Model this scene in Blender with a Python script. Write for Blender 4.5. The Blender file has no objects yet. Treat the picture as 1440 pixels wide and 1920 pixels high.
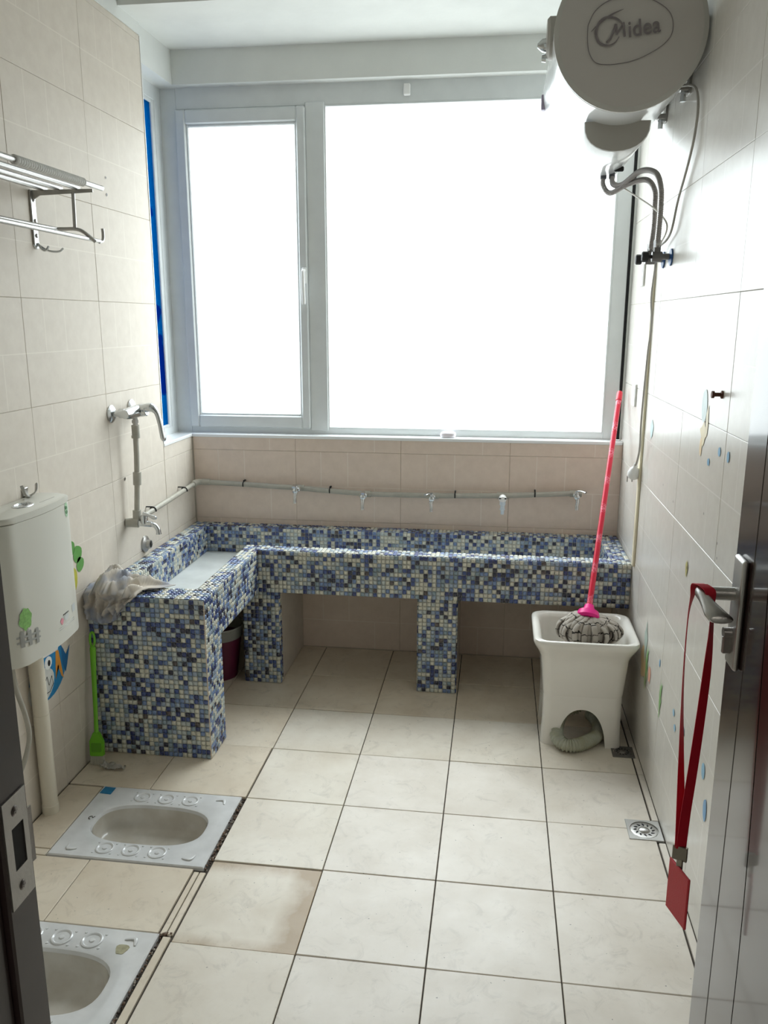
import bpy, bmesh, math, random
from mathutils import Vector, Matrix, noise
C = bpy.context.scene.collection
PI = math.pi
random.seed(7)
# ---------------------------------------------------------------- camera, world, light, exposure
scn = bpy.context.scene
cam_d = bpy.data.cameras.new('camera')
cam = bpy.data.objects.new('camera', cam_d)
C.objects.link(cam)
CX, CY, CZ = 0.46175, -1.71693, 1.55873
YAW, PITCH, ROLL, FPX = -0.13688, -0.22919, 0.00068, 1538.65
cam_d.sensor_fit = 'VERTICAL'
cam_d.sensor_height = 36.0
cam_d.lens = FPX / 1920.0 * 36.0
cam_d.clip_start = 0.02
f = Vector((math.sin(YAW)*math.cos(PITCH), math.cos(YAW)*math.cos(PITCH), math.sin(PITCH)))
r = Vector((math.cos(YAW), -math.sin(YAW), 0))
u = r.cross(f)
r2 = math.cos(ROLL)*r + math.sin(ROLL)*u
u2 = -math.sin(ROLL)*r + math.cos(ROLL)*u
mw = Matrix((( r2.x, u2.x, -f.x, CX), (r2.y, u2.y, -f.y, CY), (r2.z, u2.z, -f.z, CZ), (0, 0, 0, 1)))
cam.matrix_world = mw
scn.camera = cam
scn.view_settings.view_transform = 'Standard'
scn.view_settings.look = 'None'
scn.view_settings.gamma = 1.0
scn.view_settings.use_curve_mapping = False
scn.view_settings.exposure = 0.35
world = bpy.data.worlds.new('world')
scn.world = world
world.use_nodes = True
wn = world.node_tree
# overcast sky: three times brighter overhead than at the horizon, duller ground below
wtc = wn.nodes.new('ShaderNodeTexCoord'); wsp = wn.nodes.new('ShaderNodeSeparateXYZ')
wn.links.new(wtc.outputs['Generated'], wsp.inputs[0])
wrp = wn.nodes.new('ShaderNodeValToRGB'); wmr = wn.nodes.new('ShaderNodeMapRange')
wmr.inputs[1].default_value = -1; wmr.inputs[2].default_value = 1
wn.links.new(wsp.outputs['Z'], wmr.inputs[0]); wn.links.new(wmr.outputs[0], wrp.inputs[0])
we = wrp.color_ramp.elements
we[0].position = 0.0; we[0].color = (0.24, 0.25, 0.25, 1)
we[1].position = 1.0; we[1].color = (0.92, 0.97, 1.0, 1)
e0 = we.new(0.485); e0.color = (0.27, 0.28, 0.283, 1)
e1 = we.new(0.515); e1.color = (0.33, 0.35, 0.36, 1)
wn.links.new(wrp.outputs[0], wn.nodes['Background'].inputs['Color'])
wn.nodes['Background'].inputs['Strength'].default_value = 11.0

def area(name, loc, rot, sx, sy, power, color=(1, 1, 1), portal=False):
    l = bpy.data.lights.new(name, 'AREA')
    l.shape = 'RECTANGLE'; l.size = sx; l.size_y = sy; l.energy = power; l.color = color
    if portal: l.cycles.is_portal = True
    o = bpy.data.objects.new(name, l); o.location = loc; o.rotation_euler = rot
    C.objects.link(o)
    return o
area('window_portal', (-0.04, 2.10, 1.78), (-PI/2, 0, 0), 2.1, 1.52, 1, portal=True)
# added fill light, out of view in the corridor behind the camera
area('corridor_fill', (0.55, -2.5, 2.58), (0, 0, 0), 0.5, 0.5, 4.5, (1.0, 0.93, 0.84))

# ---------------------------------------------------------------- helpers
def obj(name, bm, mats, parent=None, smooth=False, loc=None):
    me = bpy.data.meshes.new(name)
    bm.to_mesh(me); bm.free()
    if not isinstance(mats, (list, tuple)): mats = [mats]
    for m in mats: me.materials.append(m)
    if smooth:
        me.polygons.foreach_set('use_smooth', [True]*len(me.polygons))
        if smooth != 'all':
            try: me.set_sharp_from_angle(angle=math.radians(smooth if smooth is not True else 38))
            except Exception: pass
    o = bpy.data.objects.new(name, me)
    C.objects.link(o)
    if loc: o.location = loc
    if parent: o.parent = parent
    return o

def empty(name, loc=(0, 0, 0)):
    o = bpy.data.objects.new(name, None); C.objects.link(o)
    o.location = loc; o.empty_display_size = 0.05
    return o

def thing(name, label, cat, loc=(0, 0, 0), group=None):
    o = empty(name, loc); tag(o, label, cat, group)
    return o

def tag(o, label, cat, group=None):
    o['label'] = label; o['category'] = cat
    if group: o['group'] = group
    return o

def put(o, parent):
    """parent keeping world coordinates (parents are only translated)"""
    o.parent = parent
    o.matrix_parent_inverse = Matrix.Translation(parent.location).inverted()
    return o

def part(name, bm, mats, parent, smooth=False, label=None, kind=None):
    o = obj(name, bm, mats, None, smooth)
    o.parent = parent
    # meshes are modelled in world coordinates: undo the parents' translation
    t = Vector((0, 0, 0)); p = parent
    while p: t += Vector(p.location); p = p.parent
    o.location = -t
    if label: o['label'] = label
    if kind: o['kind'] = kind
    return o

def B(): return bmesh.new()

def box(bm, x0, x1, y0, y1, z0, z1, bev=0, seg=1, mi=0):
    vs = [bm.verts.new((x, y, z)) for x in (x0, x1) for y in (y0, y1) for z in (z0, z1)]
    idx = [(0, 1, 3, 2), (4, 6, 7, 5), (0, 4, 5, 1), (2, 3, 7, 6), (0, 2, 6, 4), (1, 5, 7, 3)]
    fs = [bm.faces.new([vs[i] for i in q]) for q in idx]
    for q in fs: q.material_index = mi
    if bev:
        es = list({e for q in fs for e in q.edges})
        rr = bmesh.ops.bevel(bm, geom=es, offset=bev, segments=seg, affect='EDGES', profile=0.5)
        for q in rr['faces']: q.material_index = mi
    return fs

def boxm(x0, x1, y0, y1, z0, z1, bev=0, seg=1):
    bm = B(); box(bm, x0, x1, y0, y1, z0, z1, bev, seg); return bm

def smooth_path(pts, n=6):
    P = [Vector(p) for p in pts]
    out = []
    for i in range(len(P)-1):
        p0 = P[max(i-1, 0)]; p1 = P[i]; p2 = P[i+1]; p3 = P[min(i+2, len(P)-1)]
        for k in range(n):
            t = k/n
            out.append(0.5*((2*p1)+(-p0+p2)*t+(2*p0-5*p1+4*p2-p3)*t*t+(-p0+3*p1-3*p2+p3)*t**3))
    out.append(P[-1])
    return out

def tube(bm, pts, rad, seg=10, cap=True, mi=0, flat=1.0, uv=False, up=None):
    P = [Vector(p) for p in pts]
    n = len(P)
    R = rad if isinstance(rad, (list, tuple)) else [rad]*n
    t0 = (P[1]-P[0]).normalized()
    a = Vector(up) if up else (Vector((0, 0, 1)) if abs(t0.z) < 0.9 else Vector((1, 0, 0)))
    nrm = (a - t0*a.dot(t0)).normalized()
    rings = []
    uvl = bm.loops.layers.uv.verify() if uv else None
    ls = [0.0]
    for i in range(n):
        if i == 0: t = P[1]-P[0]
        elif i == n-1: t = P[-1]-P[-2]
        else: t = P[i+1]-P[i-1]
        t.normalize()
        nrm = nrm - t*nrm.dot(t)
        if nrm.length < 1e-6: nrm = t.orthogonal()
        nrm.normalize()
        b = t.cross(nrm)
        rings.append([bm.verts.new(P[i] + (nrm*math.cos(2*PI*k/seg)*flat + b*math.sin(2*PI*k/seg))*R[i]) for k in range(seg)])
        if i: ls.append(ls[-1]+(P[i]-P[i-1]).length)
    for i in range(n-1):
        for k in range(seg):
            q = bm.faces.new((rings[i][k], rings[i][(k+1) % seg], rings[i+1][(k+1) % seg], rings[i+1][k]))
            q.material_index = mi
            if uv:
                for lp, (vv, kk) in zip(q.loops, ((ls[i], k), (ls[i], k+1), (ls[i+1], k+1), (ls[i+1], k))):
                    lp[uvl].uv = (kk/seg, vv)
    if cap:
        q = bm.faces.new(list(reversed(rings[0]))); q.material_index = mi
        q = bm.faces.new(rings[-1]); q.material_index = mi
    return rings

def lathe(bm, prof, origin, axis=(0, 0, 1), seg=24, mi=0, sx=1.0):
    """prof: list of (radius, height along axis)"""
    ax = Vector(axis).normalized()
    rot = Vector((0, 0, 1)).rotation_difference(ax).to_matrix()
    o = Vector(origin)
    rings = []
    for (rr, h) in prof:
        if rr < 1e-6:
            rings.append([bm.verts.new(o + rot @ Vector((0, 0, h)))])
        else:
            rings.append([bm.verts.new(o + rot @ Vector((rr*sx*math.cos(2*PI*k/seg), rr*math.sin(2*PI*k/seg), h))) for k in range(seg)])
    for a, b in zip(rings[:-1], rings[1:]):
        for k in range(seg):
            k2 = (k+1) % seg
            if len(a) == 1 and len(b) == 1: continue
            if len(a) == 1: q = bm.faces.new((a[0], b[k2], b[k]))
            elif len(b) == 1: q = bm.faces.new((a[k], a[k2], b[0]))
            else: q = bm.faces.new((a[k], a[k2], b[k2], b[k]))
            q.material_index = mi
    for rg, rev in ((rings[0], True), (rings[-1], False)):
        if len(rg) > 1:
            q = bm.faces.new(list(reversed(rg)) if rev else rg); q.material_index = mi

def prism(bm, poly, axis, a0, a1, mi=0, bev=0):
    """poly: list of 2D points; axis 'x','y','z' extruded from a0 to a1"""
    def mk(p, a):
        if axis == 'x': return (a, p[0], p[1])
        if axis == 'y': return (p[0], a, p[1])
        return (p[0], p[1], a)
    v0 = [bm.verts.new(mk(p, a0)) for p in poly]
    v1 = [bm.verts.new(mk(p, a1)) for p in poly]
    fs = [bm.faces.new(v0), bm.faces.new(list(reversed(v1)))]
    n = len(poly)
    for i in range(n):
        fs.append(bm.faces.new((v0[i], v1[i], v1[(i+1) % n], v0[(i+1) % n])))
    for q in fs: q.material_index = mi
    if bev:
        es = list({e for q in fs[:2] for e in q.edges})
        bmesh.ops.bevel(bm, geom=es, offset=bev, segments=2, affect='EDGES', profile=0.5)
    bmesh.ops.recalc_face_normals(bm, faces=bm.faces)

# ---------------------------------------------------------------- materials
def srgb(r_, g_, b_):
    def c(v):
        v /= 255.0
        return v/12.92 if v <= 0.04045 else ((v+0.055)/1.055)**2.4
    return (c(r_), c(g_), c(b_), 1)

def mat(name, col, rough=0.5, metal=0.0, coat=0.0, noise_amt=0.0, noise_scale=20.0, col2=None, bump=0.0, bump_scale=60.0, spec=0.5, trans=0.0, sub=0.0):
    m = bpy.data.materials.new(name); m.use_nodes = True
    nt = m.node_tree; p = nt.nodes['Principled BSDF']
    p.inputs['Base Color'].default_value = col
    p.inputs['Roughness'].default_value = rough
    p.inputs['Metallic'].default_value = metal
    p.inputs['Coat Weight'].default_value = coat
    p.inputs['Coat Roughness'].default_value = 0.08
    p.inputs['Specular IOR Level'].default_value = spec
    if trans: p.inputs['Transmission Weight'].default_value = trans
    tc = nt.nodes.new('ShaderNodeTexCoord')
    if noise_amt or col2:
        n = nt.nodes.new('ShaderNodeTexNoise'); n.inputs['Scale'].default_value = noise_scale
        n.inputs['Detail'].default_value = 6
        nt.links.new(tc.outputs['Object'], n.inputs['Vector'])
        rmp = nt.nodes.new('ShaderNodeValToRGB')
        rmp.color_ramp.elements[0].position = 0.35; rmp.color_ramp.elements[1].position = 0.7
        c2 = col2 if col2 else tuple(list(Vector(col[:3])*(1-noise_amt))+[1])
        rmp.color_ramp.elements[0].color = col; rmp.color_ramp.elements[1].color = c2
        nt.links.new(n.outputs['Fac'], rmp.inputs['Fac'])
        nt.links.new(rmp.outputs['Color'], p.inputs['Base Color'])
    if bump:
        n2 = nt.nodes.new('ShaderNodeTexNoise'); n2.inputs['Scale'].default_value = bump_scale
        nt.links.new(tc.outputs['Object'], n2.inputs['Vector'])
        b = nt.nodes.new('ShaderNodeBump'); b.inputs['Strength'].default_value = bump; b.inputs['Distance'].default_value = 0.003
        nt.links.new(n2.outputs['Fac'], b.inputs['Height'])
        nt.links.new(b.outputs['Normal'], p.inputs['Normal'])
    return m

def wall_tile_mat(name, ca, cb, cline, rough, spec=0.5):
    """pale wall tile, printed with thin light lines that split it into small squares"""
    m = bpy.data.materials.new(name); m.use_nodes = True
    nt = m.node_tree; p = nt.nodes['Principled BSDF']; L = nt.links.new
    tc = nt.nodes.new('ShaderNodeTexCoord'); sp = nt.nodes.new('ShaderNodeSeparateXYZ')
    L(tc.outputs['Object'], sp.inputs[0])
    def M(op, a, b):
        n = nt.nodes.new('ShaderNodeMath'); n.operation = op
        for i, v in enumerate((a, b)):
            if v is None: continue
            if isinstance(v, (int, float)): n.inputs[i].default_value = v
            else: L(v, n.inputs[i])
        return n.outputs[0]
    U, V = sp.outputs['X'], sp.outputs['Z']
    def line(c, at, w=0.0019): return M('LESS_THAN', M('ABSOLUTE', M('SUBTRACT', c, at), None), w)
    upper = M('GREATER_THAN', V, 0.165)
    a = M('MULTIPLY', M('MAXIMUM', line(U, 0.12), line(U, 0.247)), upper)
    b = M('MULTIPLY', line(U, 0.372), M('SUBTRACT', 1.0, upper))
    msk = M('MAXIMUM', M('MAXIMUM', a, b), line(V, 0.165))
    oi = nt.nodes.new('ShaderNodeObjectInfo')
    va = nt.nodes.new('ShaderNodeVectorMath'); va.operation = 'ADD'
    sc = nt.nodes.new('ShaderNodeVectorMath'); sc.operation = 'SCALE'
    cb3 = nt.nodes.new('ShaderNodeCombineXYZ'); L(oi.outputs['Random'], cb3.inputs[0]); L(oi.outputs['Random'], cb3.inputs[2])
    L(cb3.outputs[0], sc.inputs[0]); sc.inputs['Scale'].default_value = 31.0
    L(tc.outputs['Object'], va.inputs[0]); L(sc.outputs[0], va.inputs[1])
    n1 = nt.nodes.new('ShaderNodeTexNoise'); n1.inputs['Scale'].default_value = 22; n1.inputs['Detail'].default_value = 8; n1.inputs['Roughness'].default_value = 0.65
    L(va.outputs[0], n1.inputs['Vector'])
    rp = nt.nodes.new('ShaderNodeValToRGB'); rp.color_ramp.elements[0].position = 0.3; rp.color_ramp.elements[1].position = 0.72
    rp.color_ramp.elements[0].color = cb; rp.color_ramp.elements[1].color = ca
    L(n1.outputs['Fac'], rp.inputs['Fac'])
    mx = nt.nodes.new('ShaderNodeMix'); mx.data_type = 'RGBA'
    mf = M('MULTIPLY', msk, 0.75)
    L(mf, mx.inputs[0]); L(rp.outputs['Color'], mx.inputs[6]); mx.inputs[7].default_value = cline
    L(mx.outputs[2], p.inputs['Base Color'])
    p.inputs['Roughness'].default_value = rough; p.inputs['Specular IOR Level'].default_value = spec
    bp = nt.nodes.new('ShaderNodeBump'); bp.inputs['Strength'].default_value = 0.35; bp.inputs['Distance'].default_value = 0.001
    hh = M('SUBTRACT', M('MULTIPLY', n1.outputs['Fac'], 0.12), msk)
    L(hh, bp.inputs['Height']); L(bp.outputs['Normal'], p.inputs['Normal'])
    return m

def floor_tile_mat(name, c1, c2, stain=None, edge=False):
    m = bpy.data.materials.new(name); m.use_nodes = True
    nt = m.node_tree; p = nt.nodes['Principled BSDF']; L = nt.links.new
    tc = nt.nodes.new('ShaderNodeTexCoord'); oi = nt.nodes.new('ShaderNodeObjectInfo')
    cb3 = nt.nodes.new('ShaderNodeCombineXYZ'); L(oi.outputs['Random'], cb3.inputs[0]); L(oi.outputs['Random'], cb3.inputs[1])
    sc = nt.nodes.new('ShaderNodeVectorMath'); sc.operation = 'SCALE'; sc.inputs['Scale'].default_value = 47.0
    L(cb3.outputs[0], sc.inputs[0])
    va = nt.nodes.new('ShaderNodeVectorMath'); va.operation = 'ADD'
    L(tc.outputs['Object'], va.inputs[0]); L(sc.outputs[0], va.inputs[1])
    def N(scale, det, rgh=0.6, dist=0.0):
        n = nt.nodes.new('ShaderNodeTexNoise'); n.inputs['Scale'].default_value = scale; n.inputs['Detail'].default_value = det
        n.inputs['Roughness'].default_value = rgh; n.inputs['Distortion'].default_value = dist
        L(va.outputs[0], n.inputs['Vector']); return n.outputs['Fac']
    def ramp(fac, a, b, ca, cb):
        r_ = nt.nodes.new('ShaderNodeValToRGB'); r_.color_ramp.elements[0].position = a; r_.color_ramp.elements[1].position = b
        r_.color_ramp.elements[0].color = ca; r_.color_ramp.elements[1].color = cb
        L(fac, r_.inputs['Fac']); return r_.outputs['Color']
    def mix(fac, a, b):
        x = nt.nodes.new('ShaderNodeMix'); x.data_type = 'RGBA'
        L(fac, x.inputs[0])
        for i, v in ((6, a), (7, b)):
            if isinstance(v, tuple): x.inputs[i].default_value = v
            else: L(v, x.inputs[i])
        return x.outputs[2]
    base = ramp(N(5, 5), 0.35, 0.7, c1, c2)
    W = (1, 1, 1, 1); K = (0, 0, 0, 1)
    smear = ramp(N(14, 9, 0.72, 1.4), 0.53, 0.72, K, (0.42, 0.42, 0.42, 1))
    col = mix(smear, base, tuple(list(Vector(c2[:3])*0.62)+[1]))
    spk = ramp(N(95, 2, 0.5), 0.735, 0.765, K, (0.75, 0.75, 0.75, 1))
    col = mix(spk, col, (0.10, 0.085, 0.07, 1))
    if stain:
        sp = nt.nodes.new('ShaderNodeSeparateXYZ'); L(tc.outputs['Object'], sp.inputs[0])
        # brownish dirt caught along the low edges of the sunken tile
        def M(op, a, b):
            n = nt.nodes.new('ShaderNodeMath'); n.operation = op
            for i, v in enumerate((a, b)):
                if isinstance(v, (int, float)): n.inputs[i].default_value = v
                elif v is not None: L(v, n.inputs[i])
            return n.outputs[0]
        ex = M('MAXIMUM', M('SUBTRACT', sp.outputs['X'], 0.075), 0.0)
        ey = M('MAXIMUM', M('SUBTRACT', -0.105 if False else M('MULTIPLY', sp.outputs['Y'], -1.0), 0.125), 0.0)
        ey2 = M('MULTIPLY', M('MAXIMUM', M('SUBTRACT', sp.outputs['Y'], 0.11), 0.0), 1.0)
        e = M('ADD', M('ADD', ex, M('MULTIPLY', ey, 1.3)), ey2)
        e = M('MULTIPLY', e, M('ADD', M('MULTIPLY', N(9, 5), 34.0), -6.0))
        cl = nt.nodes.new('ShaderNodeClamp'); L(M('MULTIPLY', e, 1.0), cl.inputs[0]); cl.inputs[2].default_value = 0.7
        col = mix(cl.outputs[0], col, stain)
    L(col, p.inputs['Base Color'])
    rr = nt.nodes.new('ShaderNodeMapRange'); rr.inputs[3].default_value = 0.28; rr.inputs[4].default_value = 0.5
    L(N(8, 4), rr.inputs[0]); L(rr.outputs[0], p.inputs['Roughness'])
    bp = nt.nodes.new('ShaderNodeBump'); bp.inputs['Strength'].default_value = 0.25; bp.inputs['Distance'].default_value = 0.0012
    L(N(30, 6), bp.inputs['Height']); L(bp.outputs['Normal'], p.inputs['Normal'])
    return m

M_wt_left = wall_tile_mat('wall_tile_beige', srgb(219, 210, 197), srgb(210, 200, 187), srgb(228, 220, 207), 0.55, 0.3)
M_wt_right = wall_tile_mat('wall_tile_pale_glossy', srgb(223, 219, 211), srgb(215, 210, 202), srgb(232, 228, 222), 0.27, 0.62)
M_wt_back = wall_tile_mat('wall_tile_pinkish', srgb(226, 208, 193), srgb(216, 198, 183), srgb(234, 222, 210), 0.4)
M_grout_w = mat('wall_grout', srgb(206, 197, 182), 0.8)
M_grout_f = mat('floor_grout', srgb(84, 76, 68), 0.9, noise_amt=0.35, noise_scale=60)
M_ft_main = floor_tile_mat('floor_tile_white', srgb(233, 225, 214), srgb(216, 206, 192))
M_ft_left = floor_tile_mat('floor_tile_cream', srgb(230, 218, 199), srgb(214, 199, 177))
M_ft_mid = floor_tile_mat('floor_tile_offwhite', srgb(232, 224, 210), srgb(216, 205, 188))
M_ft_stain = floor_tile_mat('floor_tile_stained', srgb(230, 221, 205), srgb(212, 200, 180), stain=srgb(152, 118, 66))
M_paint = mat('white_paint', srgb(226, 228, 224), 0.75, noise_amt=0.06, noise_scale=6, bump=0.15, bump_scale=40)
M_paint_d = mat('ceiling_paint', srgb(214, 212, 204), 0.8, noise_amt=0.05, noise_scale=5)
M_pvc_frame = mat('window_plastic', srgb(222, 226, 226), 0.35, noise_amt=0.05, noise_scale=15)
M_dark = mat('black_rubber', srgb(28, 27, 28), 0.7)
M_dirt = mat('dirt', srgb(70, 58, 46), 0.95)
M_chrome = mat('chrome', (0.60, 0.62, 0.63, 1), 0.16, 1.0)
M_steel = mat('brushed_steel', (0.46, 0.45, 0.43, 1), 0.36, 1.0, bump=0.1, bump_scale=200)
M_hose = mat('steel_hose', (0.34, 0.32, 0.31, 1), 0.35, 1.0)
M_wplastic = mat('white_plastic', srgb(238, 238, 236), 0.3)
M_enamel = mat('white_enamel', srgb(236, 238, 238), 0.18, coat=0.4)
M_ceramic = mat('white_ceramic', srgb(236, 232, 224), 0.14, coat=0.5, noise_amt=0.05, noise_scale=7)
M_pan = mat('pan_ceramic', srgb(226, 226, 226), 0.16, coat=0.5, noise_amt=0.12, noise_scale=18)
M_pan_in = mat('pan_bowl_ceramic', srgb(214, 210, 202), 0.25, coat=0.3, col2=srgb(186, 178, 164), noise_scale=9)
M_grayplastic = mat('grey_plastic', srgb(172, 168, 160), 0.45)
M_ppr = mat('grey_pipe', srgb(176, 172, 160), 0.45, noise_amt=0.15, noise_scale=30)
M_pvc = mat('cream_pipe', srgb(222, 214, 196), 0.4)
M_mosgrout = mat('mosaic_grout', srgb(196, 196, 190), 0.85, noise_amt=0.15, noise_scale=40)
M_cement = mat('basin_cement', srgb(214, 218, 216), 0.5, noise_amt=0.2, noise_scale=8)

# ---------------------------------------------------------------- setting: floor
S = 0.33
floor = empty('floor'); floor['kind'] = 'structure'
PAN1 = (-0.833, -0.345, 0.285, 0.655)
PAN2 = (-0.855, -0.367, -0.352, 0.018)
bm = B()
Z0, Z1 = -0.03, -0.0065
box(bm, -0.343, 1.10, -3.3, 2.05, Z0, Z1)
box(bm, -1.10, -0.343, 0.657, 2.05, Z0, Z1)
box(bm, -1.10, -0.343, 0.019, 0.284, Z0, Z1)
box(bm, -1.10, -0.343, -3.3, -0.354, Z0, Z1)
box(bm, -1.10, -0.836, 0.284, 0.657, Z0, Z1)
box(bm, -1.10, -0.858, -0.354, 0.019, Z0, Z1)
box(bm, -0.3655, -0.342, -0.354, 0.019, Z0, Z1-0.004)
box(bm, -1.3, 1.7, -3.4, 2.2, -0.20, -0.16)  # slab added below everything to keep outside light from leaking in
part('floor_base', bm, M_grout_f, floor)
tile_cache = {}
def floor_tile(x0, x1, y0, y1, m, dz=0.0, tilt=(0, 0), gap=0.0017):
    w, d = round(x1-x0, 4), round(y1-y0, 4)
    key = (w, d, m.name)
    if key not in tile_cache:
        b = boxm(-w/2+gap, w/2-gap, -d/2+gap, d/2-gap, -0.010, 0.0, 0.0011)
        o = obj('floor_tile', b, m); tile_cache[key] = o.data
    else:
        o = bpy.data.objects.new('floor_tile', tile_cache[key]); C.objects.link(o)
    o.parent = floor
    o.location = ((x0+x1)/2, (y0+y1)/2, dz)
    o.rotation_euler = (tilt[0], tilt[1], 0)
    return o
cols = [-0.33+S*i for i in range(5)] + [0.995]
for j in range(-4, 6):
    y0, y1 = j*S, (j+1)*S
    for i in range(4):
        x0 = cols[i]; x1 = cols[i+1]
        mm = M_ft_main
        if i == 0 or (j == 3): mm = M_ft_mid
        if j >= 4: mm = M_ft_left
        if i == 0 and j == 0:
            floor_tile(x0, x1, y0, y1, M_ft_stain, -0.0030); continue
        floor_tile(x0, x1, y0, y1, mm, random.uniform(-0.0006, 0.0006), (random.uniform(-.002, .002), random.uniform(-.002, .002)))
    # narrow edging strip along the right wall
    if j == 2 or j == 1:
        if j == 1: floor_tile(0.9928, 1.0158, y0, 0.598, M_ft_main)
        if j == 2: floor_tile(0.9928, 1.0158, 0.712, y1, M_ft_main)
    else:
        floor_tile(0.9928, 1.0158, y0, y1, M_ft_main)
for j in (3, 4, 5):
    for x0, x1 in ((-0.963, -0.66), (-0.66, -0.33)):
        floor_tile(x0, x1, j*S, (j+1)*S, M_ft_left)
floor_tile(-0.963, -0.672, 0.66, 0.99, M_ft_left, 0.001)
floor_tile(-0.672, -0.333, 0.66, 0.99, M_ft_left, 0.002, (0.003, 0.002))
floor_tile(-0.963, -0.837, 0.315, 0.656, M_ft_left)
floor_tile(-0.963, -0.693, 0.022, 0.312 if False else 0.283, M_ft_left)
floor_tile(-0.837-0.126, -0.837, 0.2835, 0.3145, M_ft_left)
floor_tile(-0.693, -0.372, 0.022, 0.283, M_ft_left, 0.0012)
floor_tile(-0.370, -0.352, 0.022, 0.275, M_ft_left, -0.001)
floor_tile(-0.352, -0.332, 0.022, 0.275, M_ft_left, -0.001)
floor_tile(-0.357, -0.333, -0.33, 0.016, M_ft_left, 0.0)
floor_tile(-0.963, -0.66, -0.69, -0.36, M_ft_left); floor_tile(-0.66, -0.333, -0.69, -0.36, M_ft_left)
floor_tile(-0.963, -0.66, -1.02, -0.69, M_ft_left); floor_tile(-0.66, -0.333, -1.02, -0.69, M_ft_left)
# rubble filled gaps beside the two pans
bm = B()
for (xa, xb, ya, yb, n) in ((-0.344, -0.332, 0.285, 0.655, 120), (-0.365, -0.359, -0.34, 0.02, 60), (-0.372, -0.335, 0.018, 0.03, 20)):
    for k in range(n):
        s = random.uniform(0.002, 0.0048)
        mtx = Matrix.Translation((random.uniform(xa, xb), random.uniform(ya, yb), random.uniform(-0.004, 0.0))) @ Matrix.Rotation(random.random()*3, 4, 'Z') @ Matrix.Diagonal((s, s*random.uniform(.6, 1), s*0.7, 1))
        a = bmesh.ops.create_icosphere(bm, subdivisions=1, radius=1, matrix=mtx)
        mi = random.choice((0, 0, 1, 2))
        for v in a['verts']:
            for q in v.link_faces: q.material_index = mi
part('gap_rubble', bm, [mat('rubble_brown', srgb(120, 98, 82), 0.9), mat('rubble_grey', srgb(168, 158, 146), 0.9), mat('rubble_dark', srgb(70, 58, 50), 0.9)], floor, kind='stuff', label='coarse brown rubble in the open joint beside the pans')

# ---------------------------------------------------------------- setting: walls
XL, XR, YB, ZT = -0.965, 1.015, 1.982, 2.636
TW, TH, ZJ = 0.495, 0.33, -0.025
wt_cache = {}
def wall_tiles(parent, side, s0, s1, z0, z1, joint, m, gap=0.00055):
    """side: 'back' (u=x), 'left' (u=y), 'right' (u=-y); s0,s1 the covered range of u"""
    k0 = math.floor((s0-joint)/TW)
    k1 = math.ceil((s1-joint)/TW)
    j0 = math.floor((z0-ZJ)/TH); j1 = math.ceil((z1-ZJ)/TH)
    for k in range(k0, k1):
        for j in range(j0, j1):
            uo, vo = joint+k*TW, ZJ+j*TH
            a0, a1 = max(0, s0-uo), min(TW, s1-uo)
            b0, b1 = max(0, z0-vo), min(TH, z1-vo)
            if a1-a0 < 0.006 or b1-b0 < 0.006: continue
            key = (round(a0, 3), round(a1, 3), round(b0, 3), round(b1, 3), m.name)
            if key not in wt_cache:
                o = obj('wall_tile', boxm(a0+gap, a1-gap, -0.0, 0.008, b0+gap, b1-gap, 0.0009), m); wt_cache[key] = o.data
            else:
                o = bpy.data.objects.new('wall_tile', wt_cache[key]); C.objects.link(o)
            o.parent = parent
            e = random.uniform(0, 0.0007)
            if side == 'back': o.location = (uo, YB+e, vo)
            elif side == 'left': o.location = (XL-e, uo, vo); o.rotation_euler = (0, 0, PI/2)
            else: o.location = (XR+e, -uo, vo); o.rotation_euler = (0, 0, -PI/2)
ZSOF = 2.682
SILL, LINT = 1.040, 2.547
YJ = 1.650      # where the left wall gives way to the corner window
wl = empty('wall_left'); wl['kind'] = 'structure'
bm = B()
box(bm, XL-0.14, XL-0.0035, -1.10, YJ, -0.02, 2.98)
box(bm, XL-0.14, XL-0.0035, YJ, 2.12, -0.02, SILL-0.02)
part('wall_core', bm, [M_grout_w], wl)
part('lintel', boxm(XL-0.14, XL-0.006, YJ, YB-0.0005, LINT, 2.98), M_paint, wl)
part('plaster_above_tiles', boxm(XL-0.01, XL+0.001, -1.10, YJ, ZT+0.004, 2.95), M_paint, wl)
wall_tiles(wl, 'left', -1.10, YJ-0.002, 0.0, ZT, 0.160, M_wt_left)
wall_tiles(wl, 'left', YJ-0.002, YB, 0.0, SILL-0.012, 0.160, M_wt_left)
part('edge_trim', boxm(XL-0.006, XL+0.0015, YJ-0.003, YJ+0.003, SILL, ZT), M_wplastic, wl, label='white plastic corner strip')

wr = empty('wall_right'); wr['kind'] = 'structure'
part('wall_core', boxm(XR+0.0035, XR+0.14, -1.10, 2.12, -0.02, 2.98), M_grout_w, wr)
part('plaster_above_tiles', boxm(XR-0.001, XR+0.01, -1.10, 2.12, ZT+0.004, 2.95), M_paint, wr)
wall_tiles(wr, 'right', -2.04, 1.10, 0.0, ZT, -0.360, M_wt_right)

wb = empty('wall_back'); wb['kind'] = 'structure'
part('wall_core', boxm(XL-0.13, XR+0.13, YB+0.0035, YB+0.14, -0.02, SILL-0.02), M_grout_w, wb)
part('lintel', boxm(XL-0.14, XR+0.0, YB, YB+0.14, LINT, 2.98), M_paint, wb)
wall_tiles(wb, 'back', XL, XR, 0.0, SILL-0.012, 0.030, M_wt_back)

wf = empty('wall_front'); wf['kind'] = 'structure'
bm = B()
box(bm, XL-0.14, -0.05, -1.24, -1.10, -0.02, 2.98)
box(bm, 0.985, XR+0.14, -1.24, -1.10, -0.02, 2.98)
box(bm, -0.05, 0.985, -1.24, -1.10, 2.32, 2.98)
part('wall_core', bm, M_paint, wf)

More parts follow.
